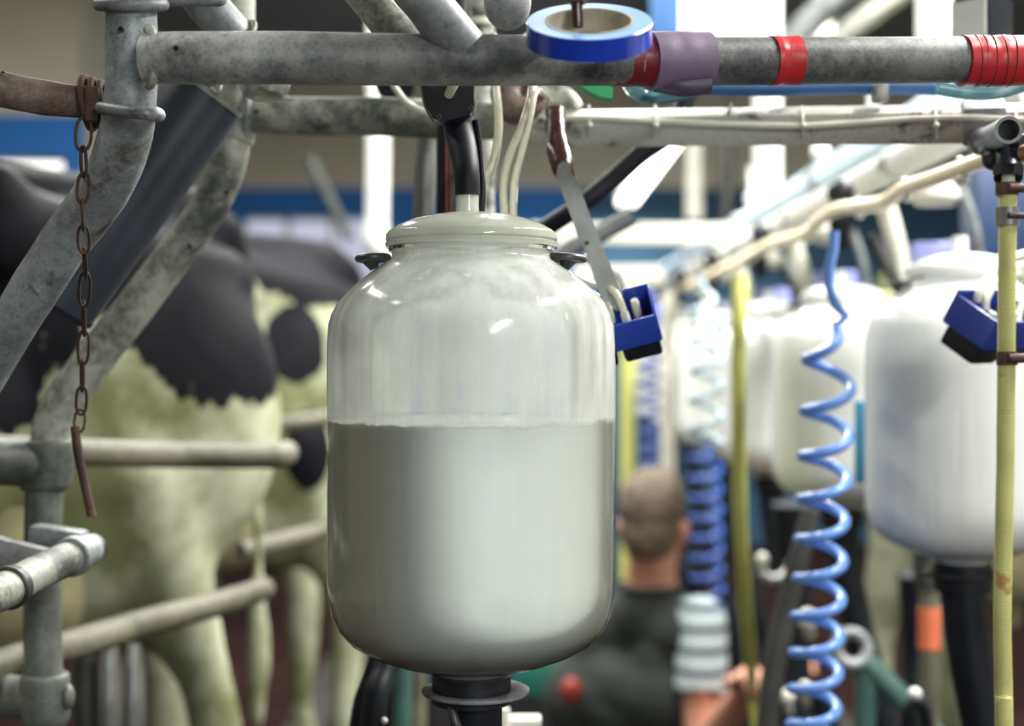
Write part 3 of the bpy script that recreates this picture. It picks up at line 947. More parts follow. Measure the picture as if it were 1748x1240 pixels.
# rusty bar with shackle, chain
t = thing('rusty_bar', 'rusty round bar reaching in from the left to the bent post', 'bar', P(60, 160, 1.22))
m = MB(); m.tube([P(-900, -10, 0.98), P(-80, 135, 1.16), P(0, 152, 1.18), P(70, 166, 1.20), P(150, 176, 1.22), P(175, 182, 1.22)], [0.0145, 0.0145, 0.0148, 0.0150, 0.0135, 0.012], n=24, seg=5, wob=0.06)
part('bar', m, RUSTY, t)
m = MB()
for dx, ry in ((150, 1.0), (165, 0.9), (178, 0.8)):
    m.torus(P(dx, 176, 1.215), 0.0175 * ry, 0.0032, R('Y', 82) @ Matrix.Diagonal((1.25, 1, 1, 1)), n=28, k=8)
m.box((0.012, 0.03, 0.030), T(P(160, 182, 1.21)) @ R('Z', 10), 0.003)
part('end_lug', m, RUST, t, 'rusty lug and rings')
m = MB(); m.tube([P(172, 184, 1.185), P(200, 189, 1.165), P(235, 193, 1.155), P(262, 196, 1.16), P(272, 197, 1.18), P(264, 192, 1.225), P(220, 186, 1.235), P(180, 180, 1.225)], 0.0052, n=14, seg=6)
part('shackle', m, GALV, t, 'bent grey rod looped round the post')

t = thing('chain', 'thin rusty chain hanging from the rusty bar down across the bent posts', 'chain', P(142, 200, 1.20))
# big open link at the top, then ordinary links
ys = 205
pts = []
path = [(144, 205, 1.20), (141, 255, 1.195), (144, 300, 1.19), (140, 345, 1.195), (142, 390, 1.2), (144, 430, 1.21), (146, 470, 1.25), (143, 520, 1.29), (144, 570, 1.31), (141, 620, 1.33), (140, 665, 1.34), (138, 705, 1.35), (134, 735, 1.35)]
for i, ((x0, y0, d0), (x1, y1, d1)) in enumerate(zip(path[:-1], path[1:])):
    a, b = P(x0, y0 - 7, d0), P(x1, y1 + 5, d1)
    c = (a + b) / 2
    L = (b - a).length / 2
    Mz = align((0, 0, 0), b - a)
    turn = R('Z', 78 if i % 2 else 8)
    ring = []
    for j in range(20):
        an = 2 * PI * j / 20
        w = 0.0048 if i else 0.007
        ring.append(c + Mz.to_3x3() @ (turn.to_3x3() @ Vector((w * math.cos(an), 0, (L - 0.001) * (abs(math.sin(an)) ** 0.75) * (1 if math.sin(an) > 0 else -1)))))
    m = MB(); m.tube(ring, 0.0014, n=8, closed=True)
    part('chain_link', m, RUST, t)
m = MB(); m.tube([P(128, 728, 1.35), P(133, 770, 1.35), P(143, 820, 1.35), P(157, 882, 1.35)], [0.0042, 0.0045, 0.0042, 0.0045], n=12, seg=4)
part('end_pin', m, RUST, t, 'rusty iron pin at the chain end')

# lower left clamp pipe
t = thing('clamped_pipe', 'pale pipe with clamp rings poking in from the left low in front of the post', 'pipe', P(60, 980, 1.38))
a, b = P(-70, 1045, 1.22), P(140, 940, 1.46)
m = MB(); m.tube([P(-70, 1046, 1.22), P(0, 1012, 1.30), P(70, 975, 1.38), P(140, 944, 1.46)], [0.0150, 0.0172, 0.0172, 0.0172], n=28, seg=4)
part('pipe', m, GALVM, t)
dirv = (b - a).normalized()
for c, rr, l, mt in ((P(18, 1003, 1.32), 0.0205, 0.012, DARKM), (P(125, 950, 1.44), 0.0205, 0.016, GALV), (P(146, 941, 1.47), 0.0165, 0.022, GALV), (P(157, 936, 1.485), 0.0150, 0.006, DARKM)):
    m = MB(); m.tube([c - dirv * l / 2, c - dirv * l * 0.4, c + dirv * l * 0.4, c + dirv * l / 2], [rr * 0.93, rr, rr, rr * 0.93], n=28)
    part('clamp_ring', m, mt, t)
m = MB(); m.ball(P(159, 941, 1.475), (0.006, 0.006, 0.007))
part('end_bolt', m, RUST, t, 'rusty bolt head')
m = MB(); m.box((0.058, 0.03, 0.022), T(P(100, 918, 1.52)) @ R('Y', 8), 0.005)
part('clamp_block', m, GALV, t)
m = MB(); m.box((0.11, 0.02, 0.028), T(P(-5, 940, 1.42)) @ R('Y', 14), 0.004)
solo('steel_bracket', m, GALVD, 'grey square steel bracket entering from the left just above the clamped pipe', 'bracket')

# rump rails
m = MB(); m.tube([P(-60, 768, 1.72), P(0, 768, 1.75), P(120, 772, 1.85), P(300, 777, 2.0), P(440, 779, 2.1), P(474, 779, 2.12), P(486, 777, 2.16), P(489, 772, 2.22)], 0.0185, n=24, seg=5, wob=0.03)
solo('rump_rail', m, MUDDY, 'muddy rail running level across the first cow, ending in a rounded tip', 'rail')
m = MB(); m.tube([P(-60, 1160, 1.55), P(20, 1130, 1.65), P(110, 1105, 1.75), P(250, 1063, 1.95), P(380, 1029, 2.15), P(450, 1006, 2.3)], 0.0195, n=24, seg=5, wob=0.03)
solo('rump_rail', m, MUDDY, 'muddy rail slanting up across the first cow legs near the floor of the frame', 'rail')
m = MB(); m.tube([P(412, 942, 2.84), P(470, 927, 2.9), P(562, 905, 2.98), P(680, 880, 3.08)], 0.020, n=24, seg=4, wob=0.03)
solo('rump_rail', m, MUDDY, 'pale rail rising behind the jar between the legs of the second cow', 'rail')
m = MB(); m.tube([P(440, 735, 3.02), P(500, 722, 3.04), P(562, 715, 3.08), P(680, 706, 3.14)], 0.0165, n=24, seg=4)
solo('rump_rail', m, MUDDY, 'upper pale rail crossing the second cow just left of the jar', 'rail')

# ------------------------------------------------------------------ tape roll and hook
t = thing('tape_roll', 'roll of blue adhesive tape hung on a bolt over the top rail', 'tape roll', P(1006, 62, 1.085))
TRM = T(P(1006, 55, 1.075)) @ R('X', 30) @ R('Y', -1)
R_o, R_i, H = 0.0475, 0.0315, 0.0175
m = MB(); m.lathe([(R_i + 0.002, -H / 2), (R_o - 0.0006, -H / 2), (R_o, -H / 2 + 0.0006), (R_o, H / 2 - 0.0006), (R_o - 0.0006, H / 2)], 96, TRM, caps=False)
part('tape_winding', m, TAPEB, t)
m = MB(); m.lathe([(R_o - 0.0006, H / 2), (R_i + 0.002, H / 2)], 96, TRM, caps=False)
part('tape_face', m, TAPES, t, 'paler wound face of the tape')
m = MB(); m.lathe([(R_i + 0.0022, H / 2 + 0.0003), (R_i, H / 2 + 0.0003), (R_i, -H / 2 - 0.0003), (R_i + 0.0022, -H / 2 - 0.0003)], 96, TRM, caps=False)
part('card_core', m, CARD, t, 'grey card core')
m = MB(); m.tube([P(985, -300, 1.085), P(985, 8, 1.085), P(986, 46, 1.085)], 0.0045, n=14)
t2 = thing('hanging_bolt', 'dark threaded bolt passing down through the blue tape roll', 'bolt', P(985, 20, 1.12))
part('shank', m, BROWNP, t2)
m = MB(); m.lathe([(0.0075, 0), (0.0075, 0.006)], 6, T(P(985, 6, 1.085)))
part('nut', m, BROWNP, t2)

# ------------------------------------------------------------------ box beam with cable
t = thing('box_rail', 'flaking pale square beam with a cable tied along it, right behind the taped rail', 'beam', P(1300, 208, 1.5))
m = MB(); a, b = P(905, 212, 1.58), P(1900, 207, 1.44)
mid = (a + b) / 2
ang = math.atan2(b.y - a.y, b.x - a.x)
m.box(((b - a).length + 0.8, 0.036, 0.0345), T(mid + (b - a).normalized() * 0.4) @ R('Z', math.degrees(ang)) @ R('Y', 1.5) @ R('X', 24), 0.004)
part('beam', m, FLAKE, t)


def onb(x, y, off=0.024):
    A0, B0 = P(905, 212, 1.58), P(1900, 207, 1.44)
    sl = (B0.y - A0.y) / (B0.x - A0.x)
    u = (x - 874) / F
    return P(x, y, (A0.y - sl * A0.x) / (1 - sl * u) - off)


m = MB(); m.tube([onb(930, 203), onb(1000, 201), onb(1120, 207), onb(1230, 212), onb(1360, 215), onb(1460, 210), onb(1560, 203), onb(1660, 201), onb(1750, 205), onb(1860, 203)], 0.0034, n=10, seg=5)
part('cable', m, CREAMP, t, 'cream cable')
for x in (1005, 1118, 1369, 1596, 1733):
    m = MB(); m.tube([onb(x, 180, 0.012), onb(x + 1, 196, 0.024), onb(x + 2, 216, 0.026), onb(x + 3, 238, 0.012)], 0.0012, n=8, seg=3)
    m.ball(onb(x + 2, 214, 0.028), 0.0035, nu=10, nv=6)
    part('cable_tie', m, CREAMP, t)
m = MB(); m.box((0.042, 0.042, 0.040), T(onb(1678, 208, 0.0)) @ R('Z', math.degrees(ang)) @ R('X', 24), 0.003)
part('splice_sleeve', m, GALVD, t, 'dark joint sleeve')
m = MB(); m.box((0.0016, 0.0370, 0.0355), T(onb(1247, 210.3, 0.0)) @ R('Z', math.degrees(ang)) @ R('X', 24))
part('joint_line', m, BLACK, t, 'dark seam across the beam')

# clip over beam
t = thing('pipe_clip', 'small grey metal clip sitting on the square beam under the taped rail', 'clip', P(1500, 165, 1.5))
m = MB(); m.box((0.014, 0.02, 0.018), T(P(1502, 160, 1.48)), 0.002); m.tube([P(1502, 150, 1.48), P(1502, 175, 1.48)], 0.006, n=12)
part('clip_body', m, STEELM, t)
m = MB(); m.tube([P(1196, 150, 1.5), P(1320, 151, 1.5), P(1480, 148, 1.5), P(1640, 150, 1.5)], 0.0085, n=20, seg=4)
solo('air_pipe', m, MBLUE, 'slim blue pipe tucked along the underside of the taped rail', 'pipe')
m = MB()
for i in range(4):
    m.tube([P(1066 + i * 5, 145, 1.42 - i * 0.004), P(1085 + i * 6, 166 - i * 2, 1.42 - i * 0.004), P(1125, 172 - i * 3, 1.42), P(1165, 166 - i * 3, 1.42), P(1210, 152 - i, 1.42)], 0.0032, n=10, seg=5)
solo('hose_coil', m, TEALH, 'smoky teal hose turns looped under the mauve tape', 'hose')
m = MB(); m.tube([P(1600, 150, 1.4), P(1650, 158, 1.4), P(1700, 158, 1.4), P(1745, 146, 1.4)], 0.007, n=14, seg=5)
solo('hose_loop', m, TEALH, 'smoky teal hose loop under the long red tape binding', 'hose')
m = MB(); m.prism([(-42 * k, 16 * k), (40 * k, 18 * k), (36 * k, -22 * k), (18 * k, -20 * k), (-10 * k, -8 * k)], 0.02, T(P(1012, 152, 1.42)) @ R('X', 90))
solo('green_clip', m, GREEN, 'bright green plastic piece showing below the rail between jar and mauve tape', 'clip')

# things above the rail
m = MB(); m.tube([P(866, -500, 1.28), P(866, 5, 1.28)], 0.0215, n=28); m.ball(P(866, 6, 1.28), (0.0215, 0.0215, 0.024))
solo('rounded_pipe_end', m, GALVD, 'dark rounded pipe end hanging left of the blue tape roll', 'pipe end')
t = thing('painted_post', 'speckled pale round post rising behind the jar lid and rails', 'post', P(822, 200, 1.66))
m = MB(); m.tube([P(820, -900, 1.66), P(821, 150, 1.66), P(822, 340, 1.66), P(822, 520, 1.66), P(822, 2000, 1.66)], 0.0155, n=28)
part('post', m, FLAKE, t)
m = MB(); m.tube([P(820, 34, 1.66), P(820, 36, 1.66), P(820, 44, 1.66), P(820, 46, 1.66)], [0.016, 0.0175, 0.0175, 0.016], n=28)
part('band', m, CREAMP, t, 'cream tie round the post')
t = thing('black_hose', 'black hose with red stripes running down behind the jar lid', 'hose', P(760, 300, 1.5))
hp = [P(800, -500, 1.50), P(778, 40, 1.50), P(768, 150, 1.50), P(762, 240, 1.50), P(762, 330, 1.50), P(762, 520, 1.50), P(762, 700, 1.5)]
m = MB(); m.tube(hp, 0.0105, n=24, seg=5)
part('hose', m, BLACK, t)
REDS = plain('red_stripe', srgb(120, 52, 36), rough=0.5)
for dx in (0.0005, 0.005):
    m = MB(); m.tube([p + Vector((dx, -0.0098 if dx < 0.002 else -0.0086, 0)) for p in hp[2:]], 0.0011, n=6, seg=5)
    part('stripe', m, REDS, t, 'brick red stripe')
m = MB(); m.tube([P(745, 205, 1.62), P(730, 235, 1.62), P(724, 330, 1.62), P(722, 500, 1.62)], [0.012, 0.0115, 0.0125, 0.0125], n=24, seg=5)
solo('steel_pipe', m, STEELM, 'grey steel pipe standing left of the striped black hose', 'pipe')
m = MB(); m.lathe([(0.0, -0.006), (0.022, -0.006), (0.024, 0.0), (0.022, 0.006), (0.0, 0.006)], 36, T(P(676, 142, 1.66)) @ R('X', 90))
solo('rubber_disc', m, BLACK, 'black rubber disc half hidden above the rear rail', 'disc')
m = MB(); m.tube([P(660, 120, 1.48), P(676, 152, 1.48), P(700, 180, 1.48), P(740, 197, 1.45)], 0.0036, n=12, seg=6)
solo('cream_hose', m, CREAMP, 'thin cream hose curving from the top rail into the black shutoff', 'hose')
GRPH = 'clear milk hoses looped over the beam'
hoses = [([P(842, 60, 1.36), P(846, 140, 1.34), P(851, 200, 1.33), P(848, 250, 1.33), P(838, 290, 1.35), P(824, 325, 1.37), P(818, 420, 1.40)], 0.0042, 'clear hose nearest the black shutoff, bowing out and in'),
         ([P(900, 60, 1.40), P(908, 148, 1.36), P(895, 205, 1.34), P(872, 260, 1.34), P(860, 310, 1.35), P(861, 370, 1.37), P(866, 480, 1.4)], 0.0042, 'clear hose left of the looped pair over the jar lid'),
         ([P(945, 215, 1.66), P(938, 172, 1.58), P(924, 158, 1.44), P(913, 158, 1.36), P(904, 200, 1.34), P(890, 260, 1.34), P(878, 310, 1.35), P(876, 370, 1.37), P(880, 480, 1.4)], 0.0038, 'clear hose looping over at the beam, right of its neighbours')]
for pts, rr, lb in hoses:
    m = MB(); m.tube(pts, rr, n=12, seg=7)
    solo('milk_hose', m, CLEARH, lb, 'hose', GRPH)
m = MB(); m.tube([P(868, 128, 1.5), P(862, 160, 1.5), P(880, 185, 1.5), P(905, 178, 1.5), P(912, 150, 1.5)], [0.014, 0.016, 0.017, 0.015, 0.012], n=18, seg=5, wob=0.15)
solo('pipe_union', m, RUSTY, 'grimy cast pipe union behind the clear hoses at the rail junction', 'pipe fitting')
m = MB(); m.tube([P(905, 150, 1.6), P(960, 172, 1.6), P(985, 190, 1.6)], [0.015, 0.016, 0.012], n=20, seg=4, wob=0.4)
solo('weld_lump', m, GALVM, 'pale crusted junction lump where the square beam begins', 'pipe fitting')

# steel arm
t = thing('steel_strut', 'flat grey steel arm leaning from the brown bolt down to the blue block', 'arm', P(960, 250, 1.42))
ua, ub = P(950, 205, 1.46), P(952, 262, 1.42)
m = MB(); m.tube([P(948, 190, 1.46), P(950, 235, 1.44), P(954, 262, 1.42), P(962, 290, 1.41), P(976, 320, 1.41)], [0.010, 0.010, 0.0125, 0.011, 0.006], n=18, seg=5, wob=0.12)
part('painted_knuckle', m, BROWNP, t, 'brown gloss painted knuckle')
k2 = 1.41 / F
outl = [(953, 283), (962, 276), (974, 283), (975, 297), (985, 308), (1000, 350), (1030, 425), (1052, 478), (1062, 500), (1058, 530), (1035, 530), (1016, 480), (1000, 430), (985, 400), (978, 378), (958, 325), (950, 300)]
m = MB(); m.prism([((x - 1000) * k2, -(y - 400) * k2) for x, y in outl], 0.006, T(P(1000, 400, 1.40)) @ R('X', 90))
part('flat_bar', m, STEELM, t)
m = MB(); m.lathe([(0.002, 0), (0.002, 0.002), (0.0005, 0.002)], 12, T(P(1002, 415, 1.3965)) @ R('X', 90))
part('rivet', m, BLACKS, t)


# blue pulsator block
def pulsator(label):
    t = thing('pulsator_block', label, 'pulsator', (0, 0, 0), 'blue pulsator blocks on the arms')
    w, dp, h, th = 0.085, 0.052, 0.030, 0.003
    m = MB()
    m.box((w, th, h), T((0, -dp / 2, 0)), 0.001)
    m.box((w, th, h + 0.004), T((0, dp / 2, 0.002)), 0.001)
    for s in (-1, 1):
        m.box((th, dp, h), T((s * w / 2, 0, 0)), 0.001)
    m.box((w, dp, th), T((0, 0, -h / 2)), 0.001)
    part('tray', m, BLUEB, t)
    for sx in (-0.022, 0.022):
        m = MB(); m.box((0.038, 0.042, 0.020), T((sx, 0.0, -h / 2 - 0.011)), 0.004)
        part('rubber_foot', m, BLACK, t)
    for sx, sy in ((-0.024, -0.006), (-0.008, -0.006), (0.014, -0.004), (0.026, 0.012)):
        m = MB(); m.lathe([(0.0042, -0.012), (0.0042, 0.010), (0.0036, 0.013)], 14, T((sx, sy, 0)))
        part('nozzle', m, CREAMP, t)
    m = MB(); m.tube([(-0.004, 0.004, -0.01), (0.001, 0.004, 0.012), (0.004, 0.002, 0.018)], 0.004, n=10)
    part('spring', m, DARKM, t)
    return t


pb = pulsator('blue pulsator tray on the steel arm, peeping out right of the foremost jar')
pb.matrix_world = T(P(1046, 553, 1.40)) @ R('Y', -19) @ R('X', 34) @ R('Z', -8)
pb2 = copy_tree(pb)
pb2['label'] = 'blue pulsator tray in front of the big white jar at the right edge'
pb2.matrix_world = T(P(1702, 548, 1.52)) @ R('Y', 20) @ R('X', 26) @ R('Z', 42) @ Matrix.Scale(1.12, 4)
for i, (pts, lb) in enumerate((([P(985, 470, 1.50), P(1010, 484, 1.44), P(1040, 492, 1.40), P(1056, 508, 1.385), P(1066, 534, 1.385)], 'clear hose arching highest into the blue tray right of the foremost jar'),
                  ([P(990, 490, 1.50), P(1015, 506, 1.44), P(1036, 520, 1.40), P(1042, 536, 1.39), P(1046, 552, 1.39)], 'clear hose arching lowest into the blue tray right of the foremost jar'),
                  ([P(1000, 440, 1.50), P(1040, 462, 1.46), P(1060, 474, 1.45), P(1070, 496, 1.43), P(1071, 512, 1.42)], 'white hose behind the steel arm dropping into the blue tray'))):
    m = MB(); m.tube(pts, (0.0034, 0.0034, 0.0048)[i], n=12, seg=6)
    solo('milk_hose', m, CLEARH if i < 2 else WHITEP, lb, 'hose', 'hoses entering the blue trays')
for pts, lb in (([P(1760, 430, 1.62), P(1715, 445, 1.56), P(1690, 470, 1.52), P(1672, 500, 1.5), P(1668, 515, 1.5)], 'cream hose bending left into the right blue tray, furthest left'),
                ([P(1765, 445, 1.62), P(1722, 462, 1.56), P(1700, 482, 1.53), P(1684, 510, 1.51), P(1682, 530, 1.51)], 'cream hose bending into the right blue tray, second one'),
                ([P(1790, 480, 1.56), P(1760, 500, 1.54), P(1742, 525, 1.53), P(1736, 555, 1.52)], 'cream hose entering the right blue tray behind the yellow hose')):
    m = MB(); m.tube(pts, 0.0042, n=12, seg=6)
    solo('milk_hose', m, CREAMP, lb, 'hose', 'hoses entering the blue trays')

# black hoses slanting right of the lid
m = MB(); m.tube([P(1180, 150, 1.66), P(1145, 225, 1.66), P(1095, 262, 1.66), P(1040, 312, 1.66), P(985, 355, 1.66), P(930, 392, 1.68), P(890, 430, 1.7), P(850, 520, 1.75)], 0.0112, n=22, seg=6)
solo('black_hose', m, BLACK, 'thick black hose slanting down from the square beam to behind the jar lid', 'hose')
m = MB(); m.tube([P(1080, 370, 2.0), P(1020, 402, 2.0), P(965, 430, 2.0), P(930, 470, 2.0)], 0.0125, n=20, seg=5)
solo('grey_hose', m, GALVD, 'grey hose running below the thick slanting black hose', 'hose')

# yellow hose at right with valve
t = thing('yellow_hose', 'ribbed yellow hose with rusty clips hanging full height at the right edge', 'hose', P(1718, 300, 1.36))
D = 1.36
m = MB(); m.tube([P(1721, 318, D), P(1720, 380, D), P(1719, 470, D), P(1718, 600, D), P(1717, 700, D), P(1716, 800, D), P(1713, 940, D), P(1711, 1060, D), P(1713, 1180, D), P(1714, 1320, D), P(1716, 2300, D + 0.05)], 0.0084, n=28, seg=6, wob=0.03)
part('hose', m, YEL, t)
m = MB(); m.tube([P(1721, 300, D), P(1721, 322, D)], 0.0062, n=20)
part('barb', m, CREAMP, t)
for (y, rr, h, mt, lb) in ((323, 0.0108, 0.006, RUST, 'rusty screw clip'), (370, 0.0112, 0.0085, STEELM, 'grey metal clip'), (612, 0.0098, 0.0065, RUST, 'rusty screw clip')):
    m = MB(); c = P(1719, y, D)
    m.lathe([(rr * 0.85, -h), (rr, -h), (rr, h), (rr * 0.85, h)], 28, T(c))
    part('hose_clip', m, mt, t, lb)
    m = MB(); m.tube([c + Vector((-0.003, -rr - 0.001, 0)), c + Vector((0.019, -rr + 0.004, 0))], 0.0045 if y != 370 else 0.003, n=12)
    part('clip_screw', m, RUST, t)
t = thing('black_valve', 'black plastic tee valve at the top of the right yellow hose', 'valve', P(1720, 260, 1.38))
m = MB()
m.tube([P(1690, 262, 1.40), P(1755, 250, 1.36)], 0.0125, n=20)
m.tube([P(1720, 250, 1.38), P(1721, 278, 1.37), P(1721, 303, 1.36)], [0.013, 0.0125, 0.0135], n=20, seg=3)
m.ball(P(1700, 270, 1.39), (0.014, 0.014, 0.013))
part('valve_body', m, BLACKS, t)
m = MB(); m.tube([P(1722, 282, 1.36), P(1721, 300, 1.36)], [0.0150, 0.0150], n=8)
part('union_nut', m, BLACKS, t)
m = MB()
pa, pc = P(1672, 245, 1.46), P(1722, 222, 1.30)
ax = (pc - pa).normalized()
M0 = align(pa, pc)
L = (pc - pa).length
m.lathe([(0.0125, 0), (0.0125, L), (0.0095, L), (0.0090, L - 0.03)], 28, M0)
part('side_pipe', m, GALVD, t, 'open ended dark pipe stub')
m = MB(); m.lathe([(0.0128, 0), (0.0142, 0.002), (0.0128, 0.004)], 28, align(pa + ax * 0.03, pc))
part('pipe_bead', m, GALVD, t)
m = MB(); m.tube([P(1748, 262, 1.33), P(1790, 250, 1.30)], 0.008, n=16)
part('brass_end', m, plain('brass', (0.45, 0.27, 0.14), rough=0.4, metal=0.6), t, 'brass end')

# ------------------------------------------------------------------ right row of jars
S = [(0.590, 1.86), (0.598, 2.58), (0.60, 3.30), (0.60, 4.02), (0.60, 4.74), (0.60, 5.46)]
names = ['big white milk jar cut by the right edge behind the yellow hose', 'white milk jar right behind the blue spiral hose', 'third white milk jar in the right row, behind the middle yellow hose',
         'fourth white milk jar of the right row, above the man', 'fifth blurred milk jar of the right row', 'furthest blurred milk jar of the right row']
GR = 'white milk jars in the row receding on the right'
first = jar_obj('milk_jar', names[0], JARW, JARW, GR, n=64)
M = T((JX, JY, 0))
m = MB(); m.lathe(jar_prof([(52, 1230), (72, 1225), (74, 1186), (72, 1158), (60, 1150)]), 40, M)
part('rubber_collar', m, BLACK, first, 'black rubber collar')
m = MB(); m.tube([(JX, JY, jz(1226)), (JX + 0.03, JY, 1.5), (JX + 0.18, JY, 0.9), (JX + 0.2, JY, 0.05)], [0.030, 0.028, 0.028, 0.028], n=20, seg=4)
part('drop_hose', m, BLACK, first)
m = MB(); m.lathe(jar_prof([(72, 1190), (100, 1186), (102, 1180), (98, 1176), (72, 1180)]), 48, M)
part('flange', m, DARKM, first, 'dark metal flange')
m = MB(); m.lathe(jar_prof([(235, 1012), (239, 1000), (240, 900), (240, 640), (200, 600), (2, 600)]), 48, M)
m.lathe(jar_prof([(235, 1012), (223, 1068), (174, 1105), (100, 1128), (2, 1135)]), 48, M)
inner = part('milk_fill', m, MILK, first, 'milk seen dimly inside')
first.location = (S[0][0], S[0][1], 0)
first.location.z = jz(1190) + 0.012
rowjars = [first]
for (x, y), nm in zip(S[1:], names[1:]):
    c = copy_tree(first)
    c.location = (x, y, first.location.z)
    c['label'] = nm
    rowjars.append(c)

# hoses / bars feeding each jar, hung from the pipelines
m = MB(); m.tube([(0.60, 1.62, 2.31), (0.60, 1.9, 2.31), (0.60, 4.0, 2.31), (0.60, 8.6, 2.31)], 0.024, n=24)
tl = thing('milk_pipeline', 'bright white milk pipeline running away above the right row of jars', 'pipe', (0.575, 2, 2.285))
part('pipe', m, WHITEP, tl)
for y in (1.72, 2.2, 3.0, 3.7, 4.4, 5.2):
    m = MB(); m.tube([(0.60, y, 2.31), (0.60, y + 0.03, 2.31)], 0.028, n=24)
    part('coupling', m, STEEL if y > 2 else BROWNP, tl)
m = MB(); m.tube([(0.76, 2.45, 2.455), (0.76, 9.0, 2.455)], 0.034, n=28)
tv = thing('vacuum_pipeline', 'pale blue vacuum pipe running away above the white pipeline', 'pipe', (0.76, 2.5, 2.455))
part('pipe', m, LBLUE, tv)
for y in (3.45, 4.7, 5.9):
    m = MB(); m.tube([(0.76, y, 2.455), (0.76, y + 0.05, 2.455)], 0.039, n=28)
    part('collar', m, STEELM, tv)
for y in (3.0, 3.5, 4.5):
    m = MB(); m.tube([(0.76, y, 2.455), (0.76, y, 2.62)], 0.009, n=10); m.ball((0.76, y, 2.52), 0.02)
    part('hanger_clamp', m, WHITEP, tv)
# cream orange hose sagging under the pipeline
pts = []
for x, y, d in [(1790, 262, 1.45), (1690, 272, 1.52), (1640, 288, 1.58), (1590, 306, 1.68), (1545, 322, 1.78), (1508, 346, 1.90), (1465, 353, 2.02), (1430, 358, 2.15), (1400, 376, 2.3), (1378, 398, 2.42), (1340, 410, 2.6), (1310, 420, 2.8), (1270, 444, 3.1), (1230, 462, 3.5), (1190, 482, 4.0), (1150, 500, 4.8), (1110, 520, 6.0)]:
    pts.append(P(x, y, d))
th = thing('orange_hose', 'cream and orange hose tied under the white pipeline in loose waves', 'hose', pts[1])
m = MB(); m.tube(pts, [0.0095] * 5 + [0.0105] * 6 + [0.012] * 6, n=18, seg=6)
part('hose', m, ORANGE, th)
for i in (2, 4, 6, 9, 12):
    m = MB(); m.ball(pts[i] + Vector((0, -0.008, -0.012)), 0.007, nu=12, nv=8)
    m.torus(pts[i], 0.0125, 0.002, R('Y', 80), n=20, k=6)
    part('cable_tie', m, CREAMP, th)

# pulsation gear at each stall: cluster of cap, elbow, dark rod, pale housing
def stall_gear(x, y, z, label):
    t = thing('stall_fitting', label, 'pipe fitting', (x, y, z), 'fittings joining each right hand jar to the pipelines')
    m = MB(); m.tube([(x, y, z - 0.30), (x, y, z - 0.20), (x - 0.01, y, z - 0.12), (x - 0.03, y, z - 0.05)], [0.014, 0.015, 0.016, 0.016], n=16, seg=4)
    part('riser', m, CREAMP, t)
    m = MB(); m.tube([(x + 0.04, y - 0.03, z - 0.29), (x - 0.06, y - 0.03, z - 0.10)], 0.010, n=12)
    part('dark_rod', m, DARKM, t)
    m = MB(); m.lathe([(0.001, 0.035), (0.02, 0.03), (0.036, 0.012), (0.038, 0.0), (0.03, -0.01)], 28, T((x + 0.05, y, z - 0.04)))
    part('dome_cap', m, CREAMR, t)
    m = MB(); m.box((0.085, 0.04, 0.045), T((x + 0.06, y + 0.02, z - 0.13)), 0.005)
    part('housing', m, LILAC, t)
    m = MB(); m.tube([(x - 0.10, y, z - 0.02), (x - 0.10, y + 0.01, z - 0.12)], 0.016, n=14)
    m.ball((x - 0.10, y, z - 0.03), 0.022)
    part('black_cock', m, BLACK, t)
    m = MB(); m.tube([(x + 0.12, y, z - 0.26), (x + 0.12, y, z - 0.12), (x + 0.09, y, z - 0.02)], 0.008, n=12, seg=3)
    part('stub_hose', m, GALV, t)
    return t


gear = ['fittings above the big white jar at the right edge', 'fittings above the jar behind the blue spiral hose', 'fittings above the third jar of the right row', 'fittings above the fourth jar of the right row', 'fittings above the fifth jar of the right row']
g0 = stall_gear(0.62, 2.25, 2.30, gear[0])
for (x, y), lb in zip(((0.62, 2.97), (0.62, 3.69), (0.62, 4.41), (0.62, 5.13)), gear[1:]):
    c = copy_tree(g0)
    c.location = (x, y, 2.30)
    c['label'] = lb

# cross rail and posts behind
m = MB(); a, b = P(905, 402, 4.3), P(1330, 398, 4.3); m.box(((b - a).length, 0.05, 0.058), T((a + b) / 2), 0.006)
solo('cross_rail', m, CREAMR, 'blurred cream cross rail level with the jar lid, right of the steel arm', 'rail')
m = MB(); a, b = P(980, 470, 4.9), P(1130, 470, 4.9); m.box(((b - a).length, 0.05, 0.062), T((a + b) / 2), 0.006)
solo('cross_rail', m, CREAMR, 'lower blurred cream rail behind the top of the blue tray', 'rail')
posts = [(1185, 240, 375, 5.4, 0.032, CREAMR, 'thin cream post right of the slanting strip light'), (1310, -60, 330, 3.3, 0.032, WHITEP, 'bright white post behind the square beam, in line with the blue pipe'),
         (1594, -60, 110, 2.9, 0.034, WHITEP, 'bright white post above the taped rail near the right edge'), (1405, -60, 110, 4.4, 0.030, CREAMR, 'dull cream post above the taped rail beside the rooflight'),
         (1241, 200, 460, 5.6, 0.024, DARKM, 'dark grey narrow post right of the thin cream post'), (1140, 500, 830, 4.4, 0.023, CREAMR, 'cream upright above the man head'), ]
for x, y0, y1, d, rr, mt, lb in posts:
    top = P(x, y0, d)
    if y0 < 0:
        top.z = 3.8
    bot = P(x, y1, d)
    if y1 > 800:
        bot.z = 0.0
    m = MB(); m.tube([top, bot], rr, n=20)
    o = solo('upright_post', m, mt, lb, 'post')
m = MB(); a, b = P(1137, -90, 3.4), P(1137, 62, 3.4); m.box((0.068, 0.05, (a - b).length), T((a + b) / 2), 0.004)
solo('blue_column', m, MBLUE, 'blue steel column end above the tape roll, left of the rooflight', 'column')
m = MB(); a, b = P(1470, -40, 3.8), P(1290, 120, 4.6); m.box((0.05, (a - b).length, 0.07), align(a, b) @ T((0, 0, (a - b).length / 2)) @ R('X', 90), 0.004)
